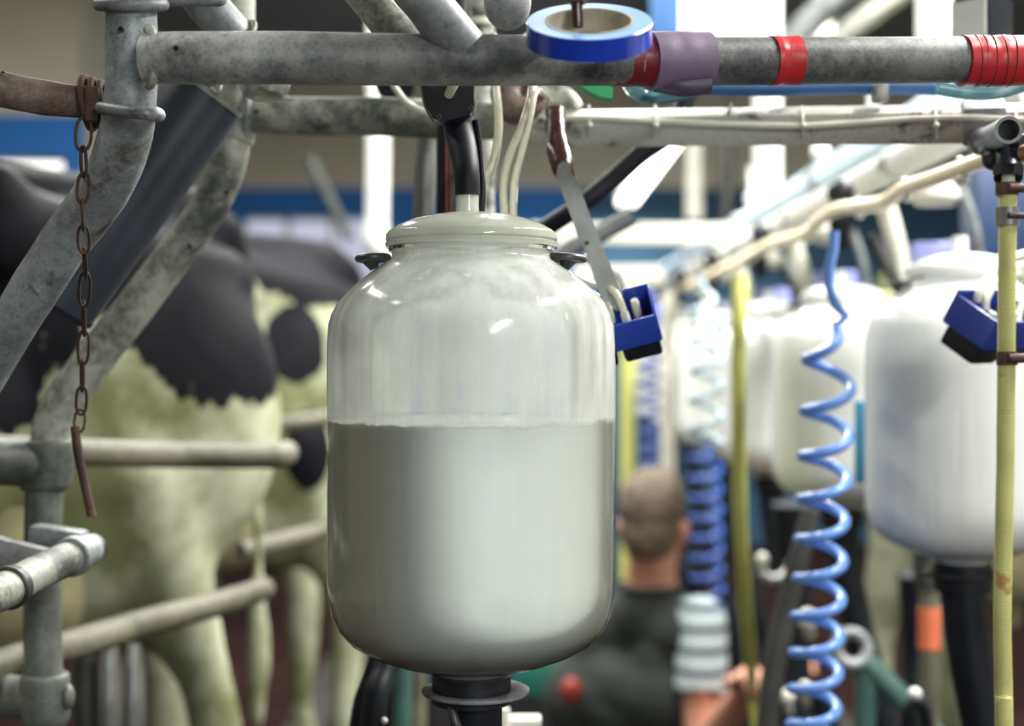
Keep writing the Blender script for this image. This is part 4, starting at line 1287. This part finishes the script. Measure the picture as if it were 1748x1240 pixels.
solo('roof_beam', m, GALVD, 'slanting grey roof beam beside the bright rooflight', 'beam')
m = MB(); a, b = P(1560, -30, 3.8), P(1330, 140, 4.4); m.box((0.035, (a - b).length, 0.05), align(a, b) @ T((0, 0, (a - b).length / 2)) @ R('X', 90), 0.004)
solo('roof_beam', m, CREAMR, 'second slanting roof beam, right of the first and paler', 'beam')
t = thing('switch_box', 'dark switch box with a bright side standing on the taped rail near the right edge', 'box', P(1672, 42, 1.6))
m = MB(); m.box((0.048, 0.05, 0.055), T(P(1676, 44, 1.62)) @ R('Z', 38), 0.003)
part('case', m, BLACKS, t)
m = MB(); m.box((0.002, 0.044, 0.050), T(P(1676, 44, 1.62)) @ R('Z', 38) @ T((-0.0252, 0, 0)), 0.0)
part('side_plate', m, WHITEP, t, 'white side plate')
# dark blue cabinet at right
t = thing('wall_cabinet', 'dark blue cabinet behind the right yellow hose above the big jar', 'cabinet', P(1740, 370, 2.9))
m = MB(); m.box((0.22, 0.12, 0.20), T(P(1748, 362, 2.9)), 0.004)
part('case', m, DBLUE, t)
m = MB(); m.box((0.19, 0.006, 0.17), T(P(1750, 362, 2.836)), 0.002)
part('door', m, DBLUE, t)
# cyan blue tag beside jar 2
m = MB(); m.box((0.018, 0.02, 0.118), T(P(1471, 755, 2.05)), 0.003)
solo('blue_gauge', m, CYANB, 'narrow cyan blue upright strip squeezed between the two nearest right hand jars', 'gauge')


# spiral hoses
def spiral(x0, y0, x1, y1, d, amp, turns, r, mat, label, squash=1.0, kk=(0.24, 0.06), lead=None, d1=None):
    m = MB()
    pts = list(lead) if lead else []
    N = int(turns * 22)
    for i in range(N + 1):
        s = i / N
        u = s ** squash
        ax_ = P(x0 + (x1 - x0) * u, y0 + (y1 - y0) * u, d + ((d1 or d) - d) * u)
        a = 2 * PI * turns * s
        ram = amp * min(1, 0.25 + s * N / 16)
        pts.append(ax_ + Vector((ram * math.cos(a), -ram * math.sin(a), -(kk[0] + (kk[1] - kk[0]) * s) * ram * math.sin(a))))
    m.tube(pts, r, n=12)
    return solo('spiral_hose', m, mat, label, 'hose', 'blue spiral hoses hanging by the jars')


spd = 1.78
spiral(1418, 553, 1386, 1290, spd, 39 / F * spd, 10.4, 0.0066, BLUEC, 'blue spiral hose nearest the viewer, in front of the second right hand jar', squash=0.83,
       lead=[P(1424, 395, spd), P(1422, 425, spd), P(1416, 455, spd), P(1416, 490, spd), P(1425, 520, spd), P(1444, 540, spd)])
spiral(1208, 505, 1206, 760, 2.75, 0.032, 5.0, 0.0060, LBLUE, 'stretched pale spiral hose hanging before the far jars above the man', lead=[P(1197, 470, 2.75), P(1197, 490, 2.75)])
spiral(1203, 765, 1207, 1090, 3.9, 0.043, 9.5, 0.0058, BLUED, 'tight dark blue spiral hose right beside the man head')
spiral(1107, 500, 1106, 826, 3.75, 0.0265, 11.5, 0.0065, BLUED, 'narrow blue spiral hose just right of the foremost jar under the blue tray')

# other yellow hoses
m = MB(); m.tube([P(1262, 470, 2.30), P(1261, 560, 2.30), P(1261, 700, 2.35), P(1263, 850, 2.45), P(1268, 960, 2.55), P(1277, 1080, 2.75), P(1284, 1165, 2.93), P(1292, 1240, 2.95), P(1296, 1330, 2.95)], 0.0122, n=20, seg=6)
t = thing('yellow_hose', 'long blurred yellow hose held in the hand of the man', 'hose', P(1262, 480, 2.3))
part('hose', m, YELP, t)
m = MB(); m.ball(P(1264, 492, 2.30), (0.014, 0.014, 0.016)); m.tube([P(1264, 500, 2.3), P(1263, 512, 2.3)], 0.0145, n=16)
part('tap', m, YELP, t)
m = MB(); m.tube([P(1073, 480, 3.85), P(1073, 700, 3.85), P(1072, 850, 3.85), P(1071, 960, 3.85), P(1070, 1300, 3.85)], 0.0205, n=20, seg=4)
solo('yellow_hose', m, YELP, 'yellow hose hanging just right of the foremost jar under the blue tray', 'hose')
# dark hoses and clutter below the right row
m = MB(); m.tube([P(1384, 870, 2.2), P(1362, 960, 2.2), P(1338, 1060, 2.2), P(1318, 1160, 2.2), P(1305, 1300, 2.2)], [0.013, 0.016, 0.018, 0.018, 0.017], n=20, seg=5)
solo('black_hose', m, plain('worn_black_hose', (0.05, 0.052, 0.05), rough=0.5, vary=0.3), 'thick dark grey hose slanting down between the man hand and the spiral hose', 'hose')
DH = [(1350, 860, 2.95, 1352, 1300, 0.040), (1560, 980, 2.7, 1556, 1300, 0.03)]
lbs = ['wide black drop hose right of the dark slanting hose', 'black drop hose left of the salmon banded post']
for (x, y, d, x1, y1, rr), lb in zip(DH, lbs):
    m = MB(); m.tube([P(x, y, d), P((x + x1) / 2 + 6, (y + y1) / 2, d + 0.02), P(x1, y1, d)], [rr, rr * 0.85, rr * 0.9], n=18, seg=4)
    solo('drop_hose', m, BLACK, lb, 'hose', 'black drop hoses under the right hand jars')
t = thing('banded_post', 'grey post with a salmon orange band under the big white jar', 'post', P(1588, 1240, 2.3))
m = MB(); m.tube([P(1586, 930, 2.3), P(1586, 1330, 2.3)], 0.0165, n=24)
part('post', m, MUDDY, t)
m = MB(); m.tube([P(1586, 1036, 2.3), P(1586, 1108, 2.3)], 0.0180, n=24)
part('band', m, SALMON, t, 'salmon orange band')
m = MB(); m.tube([P(1584, 930, 2.3), P(1584, 1000, 2.3)], [0.024, 0.022], n=24)
part('cap', m, DARKM, t, 'dark post cap')
m = MB()
m.tube([P(1478, 1132, 2.36), P(1560, 1215, 2.34), P(1640, 1310, 2.3)], 0.020, n=16)
m.tube([P(1482, 1130, 2.36), P(1478, 1200, 2.36), P(1470, 1320, 2.36)], 0.019, n=16)
solo('teal_strut', m, TEAL, 'teal painted forked strut low at right beside the spiral hose', 'strut')
m = MB(); m.torus(P(1454, 1108, 2.36), 0.026, 0.011, R('X', 70), n=30, k=12)
solo('claw_ring', m, GALVD, 'grey metal ring at the top of the teal strut', 'ring')
t = thing('hose_hook', 'black loop with a pale knob at the bottom right beside the salmon banded post', 'hook', P(1566, 1195, 2.1))
m = MB(); m.tube([P(1548, 1290, 2.1), P(1550, 1220, 2.1), P(1564, 1198, 2.1), P(1580, 1215, 2.1), P(1590, 1290, 2.1)], 0.010, n=14, seg=6)
part('loop', m, BLACK, t)
m = MB(); m.ball(P(1562, 1186, 2.1), 0.010, nu=14, nv=10)
part('knob', m, WHITEP, t)
for x, y, d, rr, lb in ((1379, 1058, 2.5, 0.017, 'upper pale round knob seen through the blue spiral hose'), (1374, 1177, 2.4, 0.012, 'small pale round knob low behind the blue spiral hose'), (1344, 1190, 2.35, 0.012, 'pale round knob at the left edge of the lowest spiral turn'), (1301, 956, 2.8, 0.012, 'grey knob right of the middle yellow hose')):
    m = MB(); m.ball(P(x, y, d), (rr, rr, rr * 1.15), nu=18, nv=12); m.tube([P(x, y, d), P(x + 3, y + 25, d + 0.03)], rr * 0.6, n=10)
    solo('pale_knob', m, CREAMP, lb, 'knob')
m = MB(); m.tube([P(1295, 975, 2.8), P(1320, 990, 2.78), P(1345, 976, 2.8), P(1350, 960, 2.82)], 0.009, n=12, seg=5)
solo('bent_bar', m, GALVD, 'short curved grey bar between the middle yellow hose and the slanting hose', 'bar')
# things seen below the main jar and between
t = thing('drop_tube', 'thick navy black hose pair hanging left under the foremost jar', 'hose', P(650, 1150, 1.5))
m = MB(); m.tube([P(672, 1100, 1.52), P(656, 1150, 1.5), P(640, 1200, 1.48), P(632, 1310, 1.48)], 0.0135, n=20, seg=5); part('hose', m, BLACK, t)
m = MB(); m.tube([P(650, 1110, 1.56), P(634, 1160, 1.55), P(618, 1210, 1.54), P(606, 1310, 1.54)], 0.011, n=20, seg=5); part('hose', m, BLACK, t)
m = MB(); m.ball(P(656, 1231, 1.47), 0.0035, nu=12, nv=8); part('rivet', m, CREAMP, t, 'pale rivet')
m = MB(); m.tube([P(690, 1080, 2.2), P(688, 1200, 2.2), P(684, 1330, 2.2)], 0.014, n=16); m2_ = solo('upright_post', m, TEAL, 'slim grey green post right of the navy hoses under the foremost jar', 'post')
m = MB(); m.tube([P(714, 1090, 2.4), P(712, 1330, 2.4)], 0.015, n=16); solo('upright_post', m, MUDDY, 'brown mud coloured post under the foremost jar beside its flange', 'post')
m = MB(); m.box((0.20, 0.08, 0.14), T(P(935, 1150, 4.2)) @ R('Y', 8), 0.02)
solo('teal_bin', m, TEALG, 'blurred teal green tub seen between the jar bottom and the man back', 'tub')
m = MB(); m.ball(P(975, 1180, 3.45), (0.026, 0.026, 0.034))
solo('red_handle', m, plain('dull_red_plastic', srgb(150, 50, 44), rough=0.5), 'blurred red knob in front of the teal tub at the man back', 'knob')
m = MB(); m.tube([P(862, 1210, 1.7), P(864, 1330, 1.7)], 0.006, n=10); m.box((0.05, 0.03, 0.012), T(P(888, 1232, 1.72)), 0.003)
solo('cream_bracket', m, CREAMP, 'cream bracket at the bottom beside the black outlet hose', 'bracket')
# left background: white down pipe, dark stick, milking shells
t = thing('down_pipe', 'bright white vertical pipe behind the rails left of the jar lid', 'pipe', P(643, 430, 4.4))
m = MB(); m.tube([P(652, -370, 4.4), P(646, 200, 4.4), P(643, 400, 4.4)], 0.033, n=24)
part('pipe', m, WHITEP, t)
m = MB(); m.tube([P(643, 385, 4.4), P(643, 410, 4.4), P(660, 428, 4.4), P(690, 432, 4.42)], [0.038, 0.04, 0.04, 0.034], n=20, seg=4)
part('elbow', m, WHITEP, t)
m = MB(); m.tube([P(528, 270, 4.8), P(560, 335, 4.8), P(598, 410, 4.8)], 0.018, n=12)
solo('leaning_stick', m, plain('weathered_stick', srgb(74, 78, 76), rough=0.95, spec=0.1), 'blurred dark stick leaning before the blue wall band left of the white pipe', 'stick')
for i, (x, d) in enumerate(((145, 2.0), (187, 2.0), (228, 2.05))):
    m = MB(); m.lathe([(0.0125, 0), (0.016, 0.02), (0.0165, 0.12), (0.012, 0.15), (0.010, 0.16)], 20, T(P(x, 1290, d)))
    solo('teat_cup', m, STEEL if i else DARKM, ('teat cup shell coloured dark as shade at the lower left, nearest the post', 'bright steel teat cup shell at the lower left, middle of three', 'steel teat cup shell at the lower left, rightmost of three')[i], 'teat cup', 'steel teat cups hanging at the lower left')  # first cup in dark metal: shade put into the colour of a steel cup

# ------------------------------------------------------------------ cows
def cow_body():
    m = MB()
    for s in (-1, 1):
        m.ball((0.30, s * 0.14, 0.98), (0.22, 0.13, 0.36))              # thigh
        m.ball((0.20, s * 0.15, 1.02), (0.19, 0.12, 0.26))
        m.chain([((0.27, s * 0.17, 0.92), 0.12), ((0.22, s * 0.175, 0.75), 0.082), ((0.15, s * 0.17, 0.58), 0.047), ((0.13, s * 0.165, 0.50), 0.048), ((0.14, s * 0.16, 0.22), 0.034), ((0.13, s * 0.16, 0.13), 0.040), ((0.18, s * 0.16, 0.06), 0.046)])
        m.ball((0.50, s * 0.235, 1.36), (0.07, 0.05, 0.06))              # hook bone
        m.ball((0.10, s * 0.11, 1.24), (0.06, 0.05, 0.07))              # pin bone
        m.cap((0.50, s * 0.20, 1.31), (0.13, s * 0.11, 1.24), 0.085, 0.075)
        m.chain([((1.50, s * 0.18, 1.10), 0.13), ((1.46, s * 0.17, 0.85), 0.10), ((1.46, s * 0.15, 0.70), 0.07), ((1.44, s * 0.15, 0.44), 0.05), ((1.45, s * 0.15, 0.15), 0.036), ((1.48, s * 0.15, 0.06), 0.048)])
        m.cap((2.03, s * 0.10, 1.33), (1.99, s * 0.22, 1.30), 0.03, 0.035)   # ear
    m.ball((0.35, 0, 1.13), (0.34, 0.25, 0.27))
    m.ball((0.27, 0, 1.12), (0.25, 0.23, 0.25))
    m.chain([((0.14, 0, 1.35), 0.075), ((0.50, 0, 1.34), 0.11), ((0.9, 0, 1.32), 0.11), ((1.3, 0, 1.34), 0.11), ((1.5, 0, 1.36), 0.10)])
    m.ball((0.98, 0, 0.98), (0.62, 0.36, 0.38))
    m.ball((1.40, 0, 1.04), (0.34, 0.27, 0.36))
    m.ball((0.66, 0, 1.02), (0.35, 0.31, 0.33))
    m.chain([((1.55, 0, 1.18), 0.20), ((1.75, 0, 1.24), 0.15), ((1.95, 0, 1.30), 0.12)])
    m.chain([((2.00, 0, 1.32), 0.115), ((2.15, 0, 1.20), 0.10), ((2.32, 0, 1.03), 0.075), ((2.36, 0, 0.99), 0.07)])
    # tail
    m.chain([((0.14, 0, 1.38), 0.04), ((0.06, 0.0, 1.35), 0.032), ((0.03, 0.0, 1.25), 0.024), ((0.02, 0.01, 1.05), 0.018), ((0.01, 0.01, 0.75), 0.017), ((0.01, 0.01, 0.58), 0.030), ((0.01, 0.01, 0.45), 0.02)], n=10)
    return m


def udder():
    m = MB()
    m.ball((0.47, 0, 0.80), (0.24, 0.20, 0.18))
    m.ball((0.42, 0.12, 0.80), (0.16, 0.13, 0.17))
    m.ball((0.42, -0.12, 0.80), (0.16, 0.13, 0.17))
    m.ball((0.62, 0.11, 0.80), (0.16, 0.12, 0.15))
    m.ball((0.62, -0.11, 0.80), (0.16, 0.12, 0.15))
    for x in (0.44, 0.62):
        for y in (-0.10, 0.10):
            m.cap((x, y, 0.66), (x, y, 0.585), 0.016, 0.011)
    return m


body_me = melt(cow_body(), 'cow_body', GALV, Vector((0, 0, 0)), 0.014, 16, 0.7)
udder_me = melt(udder(), 'udder', GALV, Vector((0, 0, 0)), 0.009, 5, 0.5)
UDM = plain('udder_skin', srgb(160, 156, 122), rough=0.9, spec=0.1, vary=0.5, scale=5, sss=0.2)
CW, CBk = (0.46, 0.48, 0.35), (0.006, 0.006, 0.008)
DIRT = (0.15, 0.16, 0.075)


def cow(label, x, y, ang, coat, mirror=False, sc=1.0):
    t = thing('cow', label, 'cow', (x, y, PLAT), 'black and white cows standing at the stalls')
    me = body_me.copy(); me.materials.clear(); me.materials.append(coat)
    b = bpy.data.objects.new('body', me); C.objects.link(b); b.parent = t
    mu = udder_me.copy(); mu.materials.clear(); mu.materials.append(UDM)
    u = bpy.data.objects.new('udder', mu); C.objects.link(u); u.parent = t; u['label'] = 'pinkish white udder'
    for nm, xs, z0 in (('hoof', 0.19, 0.0), ('hoof', 1.50, 0.0)):
        for s in (-1, 1):
            m = MB(); yy = s * (0.16 if xs < 1 else 0.15)
            m.lathe([(0.058, 0.0), (0.05, 0.05), (0.044, 0.07)], 20, T((xs, yy, 0.0)) @ Matrix.Diagonal((1.25, 0.9, 1, 1)))
            h = bpy.data.objects.new(nm, mesh_of(m, nm, DARKM)); C.objects.link(h); h.parent = t
    t.rotation_euler = (0, 0, math.radians(ang))
    t.scale = (sc, sc, sc)
    return t


H1 = coat_mat('cow_hide_first', [((0.12, 0.0, 1.30), (0.25, 1.5, 0.27)), ((0.96, 0.3, 1.22), (0.60, 1.2, 0.42)), ((0.45, 0.2, 1.44), (0.34, 1.0, 0.19))], CW, CBk, dirt=DIRT)
H2 = coat_mat('cow_hide_second', [((0.29, 0.2, 1.16), (0.075, 0.3, 0.095)), ((0.20, 0.0, 1.38), (0.24, 1.0, 0.14)), ((0.27, 0.2, 0.92), (0.06, 0.3, 0.10)), ((1.4, 0.2, 1.1), (0.4, 0.5, 0.35))], CW, CBk, dirt=DIRT)
H3 = coat_mat('cow_hide_right', [((1.0, -0.2, 1.2), (0.35, 0.5, 0.3))], CW, CBk, dirt=DIRT)
cow('nearest cow at left, black rump over white thigh, behind the bent posts', -0.475, 2.70, 207, H1, sc=1.04)
cow('mostly white cow with small black patches between the first cow and the jar', -0.36, 3.72, 207, H2, sc=1.03)
cow('blurred pale cow on the right whose leg shows below the big white jar', 0.86, 3.45, -48, H3)

# ------------------------------------------------------------------ the man in the pit
mt = thing('person', 'person in charcoal vest and striped shirt seen from behind, holding a yellow hose', 'person', (0.31, 3.5, 0.0))
O = Vector((0.31, 3.5, 0.0))
HD = P(1115, 890, 3.42)
sh_r, sh_l = P(1196, 1062, 3.34), P(1008, 1050, 3.66)
neck = P(1112, 985, 3.46)
el_r, el_l = P(1200, 1292, 3.27), Vector((0.42, 3.86, 1.10))
ha_r, ha_l = P(1270, 1178, 3.04), P(1336, 1195, 3.22)
pel = Vector((0.30, 3.56, 0.98))
yaw = R('Z', -24)


def hand(m, wrist, palm_dir, spread, curl, size=1.0):
    """palm, four separate curled fingers and a thumb leaving the side of the palm"""
    d = palm_dir.normalized(); s = (spread - d * spread.dot(d)).normalized(); c = d.cross(s) * curl
    pc = wrist + d * 0.05 * size
    m.cap(wrist, pc, 0.026 * size, 0.030 * size)
    m.cap(pc - s * 0.022, pc + s * 0.022, 0.020, 0.020)
    for i, (o, l) in enumerate(((-0.030, 0.85), (-0.010, 1.0), (0.010, 0.95), (0.029, 0.75))):
        a = pc + d * 0.030 + s * o
        b = a + (d * 0.75 + c * 0.65).normalized() * 0.036 * l
        e = b + (d * -0.05 + c).normalized() * 0.026 * l
        g = e + (d * -0.8 + c * 0.5).normalized() * 0.020 * l
        m.chain([(a - d * 0.02, 0.0105), (a, 0.0100), (b, 0.0092), (e, 0.0085), (g, 0.0075)], n=10)
    a = wrist + d * 0.022 - s * 0.026
    b = a - s * 0.026 + d * 0.026
    e = b + d * 0.030 + c * 0.012
    m.chain([(wrist + d * 0.012, 0.016), (a, 0.0135), (b, 0.0115), (e, 0.0095)], n=10)


m = MB()
Mh = T(HD) @ yaw
Mr = yaw
# head: cranium, jaw, nose, brow, ears; the face looks away and to the right
m.ball(HD + Vector((0, 0, 0.025)), (0.074, 0.094, 0.094), yaw)
m.ball(HD + yaw @ Vector((0, 0.035, -0.045)), (0.058, 0.066, 0.072), yaw)
m.cap(HD + yaw @ Vector((0, 0.060, -0.085)), HD + yaw @ Vector((0, 0.045, -0.07)), 0.028, 0.035)
m.cap(HD + yaw @ Vector((0, 0.100, 0.02)), HD + yaw @ Vector((0, 0.116, -0.022)), 0.008, 0.014)
m.cap(HD + yaw @ Vector((-0.03, 0.085, 0.03)), HD + yaw @ Vector((0.03, 0.085, 0.03)), 0.014, 0.014)
m.cap(HD + yaw @ Vector((-0.018, 0.094, -0.052)), HD + yaw @ Vector((0.018, 0.094, -0.052)), 0.008, 0.008)
for s in (-1, 1):
    m.ball(HD + yaw @ Vector((s * 0.080, -0.004, -0.025)), (0.008, 0.018, 0.032), yaw @ R('Y', s * 12))
    m.ball(HD + yaw @ Vector((s * 0.034, 0.082, 0.008)), (0.012, 0.008, 0.009), yaw)
m.chain([(HD + Vector((0, -0.005, -0.05)), 0.058), (neck, 0.062), (neck + Vector((0, 0.02, -0.10)), 0.08)])
m.chain([(neck + Vector((0, 0.03, -0.15)), 0.07), (Vector((0.29, 3.55, 1.25)), 0.085), (pel, 0.11)])
m.chain([(sh_l + Vector((0, 0, -0.02)), 0.035), (neck + Vector((0, 0.02, -0.10)), 0.045), (sh_r + Vector((0, 0, -0.02)), 0.035)])
for sh, el, ha, sd in ((sh_r, el_r, ha_r, 1), (sh_l, el_l, ha_l, -1)):
    m.chain([(sh + Vector((0, 0, -0.02)), 0.044), (sh.lerp(el, 0.4), 0.048), (el, 0.041), (el.lerp(ha, 0.35), 0.042), (el.lerp(ha, 0.92), 0.027), (ha, 0.026)])
hand(m, ha_r, P(1286, 1150, 2.98) - ha_r, Vector((0.5, 0.5, -0.3)), -1)
hand(m, ha_l, Vector((0.01, -0.03, 0.06)), Vector((0.3, -0.6, 0.1)), 1, 0.95)
for s in (-1, 1):
    hip = pel + yaw @ Vector((s * 0.095, 0, -0.03))
    m.chain([(hip, 0.09), (hip + Vector((s * 0.02, 0.02, -0.44)), 0.06), (hip + Vector((s * 0.03, 0.0, -0.85)), 0.045)])
link_mesh('body', melt(m, 'person_body', SKIN, O, 0.0055, 4, 0.5), mt)
# hair: short cap that stops at the nape and above the ears
m = MB()
m.ball(HD + yaw @ Vector((0, -0.006, 0.036)), (0.080, 0.097, 0.096), yaw)
m.ball(HD + yaw @ Vector((0, -0.034, -0.02)), (0.070, 0.066, 0.080), yaw)
m.ball(HD + yaw @ Vector((0.0, 0.045, 0.090)), (0.055, 0.05, 0.034), yaw)
hm = melt(m, 'hair', HAIR, O, 0.005, 3, 0.5)
bm = bmesh.new(); bm.from_mesh(hm)
inv = (T(HD - O) @ yaw).inverted()
for v in bm.verts:
    p = inv @ v.co
    nn = mnoise.noise(p * 60) * 0.004
    v.co += v.normal * nn
dele = []
for v in bm.verts:
    p = inv @ v.co
    if p.y > 0.065 and p.z < 0.062:
        dele.append(v)
    elif p.z < -0.025 and p.y > -0.012:
        dele.append(v)
    elif p.z < -0.085:
        dele.append(v)
bmesh.ops.delete(bm, geom=dele, context='VERTS')
bm.to_mesh(hm); bm.free()
link_mesh('hair', hm, mt)
# striped shirt: sleeves and body
m = MB()
m.chain([(neck + Vector((0, 0.03, -0.15)), 0.075), (Vector((0.29, 3.55, 1.25)), 0.09), (pel + Vector((0, 0, 0.02)), 0.12)])
for sh, el in ((sh_r, el_r), (sh_l, el_l)):
    m.chain([(neck + Vector((0, 0.03, -0.13)), 0.055), (sh, 0.062), (sh.lerp(el, 0.30), 0.063), (sh.lerp(el, 0.50), 0.064)])
shm = melt(m, 'shirt', SHIRT, O, 0.008, 4, 0.5)
bm = bmesh.new(); bm.from_mesh(shm)
dele = []
for v in bm.verts:
    p = v.co + O
    for sh, el in ((sh_r, el_r), (sh_l, el_l)):
        ax = (el - sh).normalized()
        q = (p - sh).dot(ax)
        rad = ((p - sh) - ax * q).length
        if q > (el - sh).length * 0.54 and rad < 0.1:
            dele.append(v); break
bmesh.ops.delete(bm, geom=dele, context='VERTS')
bm.to_mesh(shm); bm.free()
so = link_mesh('shirt', shm, mt, label='white shirt with navy stripes')
so.modifiers.new('th', 'SOLIDIFY').thickness = 0.003
# fleece vest: wider over the torso, high collar
m = MB()
ub_ = neck + Vector((0, 0.01, -0.16))
for a, b, ra, rb in ((sh_l.lerp(sh_r, 0.12) + Vector((0, 0, -0.03)), sh_l.lerp(sh_r, 0.89) + Vector((0, 0, -0.03)), 0.088, 0.084),
                     (sh_l.lerp(sh_r, 0.16) + Vector((0, 0.0, -0.16)), sh_l.lerp(sh_r, 0.76) + Vector((0, 0, -0.18)), 0.128, 0.125),
                     (Vector((0.215, 3.60, 1.15)), Vector((0.345, 3.49, 1.15)), 0.138, 0.132),
                     (Vector((0.22, 3.60, 0.98)), Vector((0.35, 3.50, 0.98)), 0.140, 0.140)):
    m.cap(a, b, ra, rb)
for (a, b, ra, rb) in ((sh_l.lerp(sh_r, 0.2) + Vector((0, 0, -0.03)), Vector((0.22, 3.60, 1.0)), 0.1, 0.12), (sh_l.lerp(sh_r, 0.75) + Vector((0, 0, -0.10)), Vector((0.355, 3.49, 1.0)), 0.1, 0.115)):
    m.cap(a, b, ra, rb)
m.cap(neck + Vector((0, 0.01, -0.09)), neck + Vector((0, 0.01, -0.045)), 0.10, 0.074)
link_mesh('fleece_vest', melt(m, 'fleece_vest', VEST, O, 0.009, 5, 0.6), mt, label='charcoal sleeveless fleece vest')
m = MB()
pts = [neck + yaw @ Vector((0.072 * math.cos(a), 0.074 * math.sin(a), -0.022 - 0.022 * math.sin(a) * (1 if math.sin(a) > 0 else -0.2))) for a in [i * PI / 12 for i in range(24)]]
m.tube(pts, 0.009, n=10, closed=True)
part('collar', m, VEST, mt)
m = MB()
for s in (-1, 1):
    hip = pel + yaw @ Vector((s * 0.095, 0, -0.03))
    m.chain([(hip, 0.105), (hip + Vector((s * 0.02, 0.02, -0.44)), 0.078), (hip + Vector((s * 0.03, 0.0, -0.78)), 0.068)])
m.cap(pel + Vector((-0.05, 0, 0)), pel + Vector((0.05, 0, 0)), 0.125, 0.125)
link_mesh('trousers', melt(m, 'trousers', TROUS, O, 0.012, 4, 0.5), mt)
for s in (-1, 1):
    m = MB()
    hip = pel + yaw @ Vector((s * 0.095, 0, -0.03)) + Vector((s * 0.03, 0.0, 0))
    f0 = Vector((hip.x, hip.y, 0.045))
    m.chain([(Vector((hip.x, hip.y, 0.32)), 0.064), (Vector((hip.x, hip.y, 0.10)), 0.052), (f0 + yaw @ Vector((0, 0.0, 0)), 0.045)])
    m.chain([(f0, 0.045), (f0 + yaw @ Vector((0, 0.16, -0.005)), 0.040)])
    bmz = melt(m, 'boot', BOOT, O, 0.008, 3, 0.5)
    link_mesh('boot', bmz, mt)

# ------------------------------------------------------------------ world, camera
w = bpy.data.worlds.new('overcast')
bpy.context.scene.world = w
w.use_nodes = True
nt = w.node_tree
nt.nodes.clear()
bg = nt.nodes.new('ShaderNodeBackground')
bg.inputs[0].default_value = (0.80, 0.90, 1.0, 1)
bg.inputs[1].default_value = 1.15
wo = nt.nodes.new('ShaderNodeOutputWorld')
nt.links.new(bg.outputs[0], wo.inputs[0])

cd = bpy.data.cameras.new('camera')
cd.lens = 50
cd.sensor_width = 36
cd.dof.use_dof = True
cd.dof.focus_distance = 1.22
cd.dof.aperture_fstop = 2.7
cd.dof.aperture_blades = 0
cam = bpy.data.objects.new('camera', cd)
cam.location = (0, 0, CAMZ)
cam.rotation_euler = (math.radians(90), 0, 0)
C.objects.link(cam)
sc = bpy.context.scene
sc.camera = cam
sc.view_settings.view_transform = 'Standard'
sc.view_settings.look = 'None'
sc.view_settings.exposure = 0.2
sc.view_settings.gamma = 1.0
sc.view_settings.use_curve_mapping = False
sc.cycles.use_denoising = True
sc.cycles.max_bounces = 10
sc.cycles.transparent_max_bounces = 16
sc.cycles.sample_clamp_indirect = 6.0
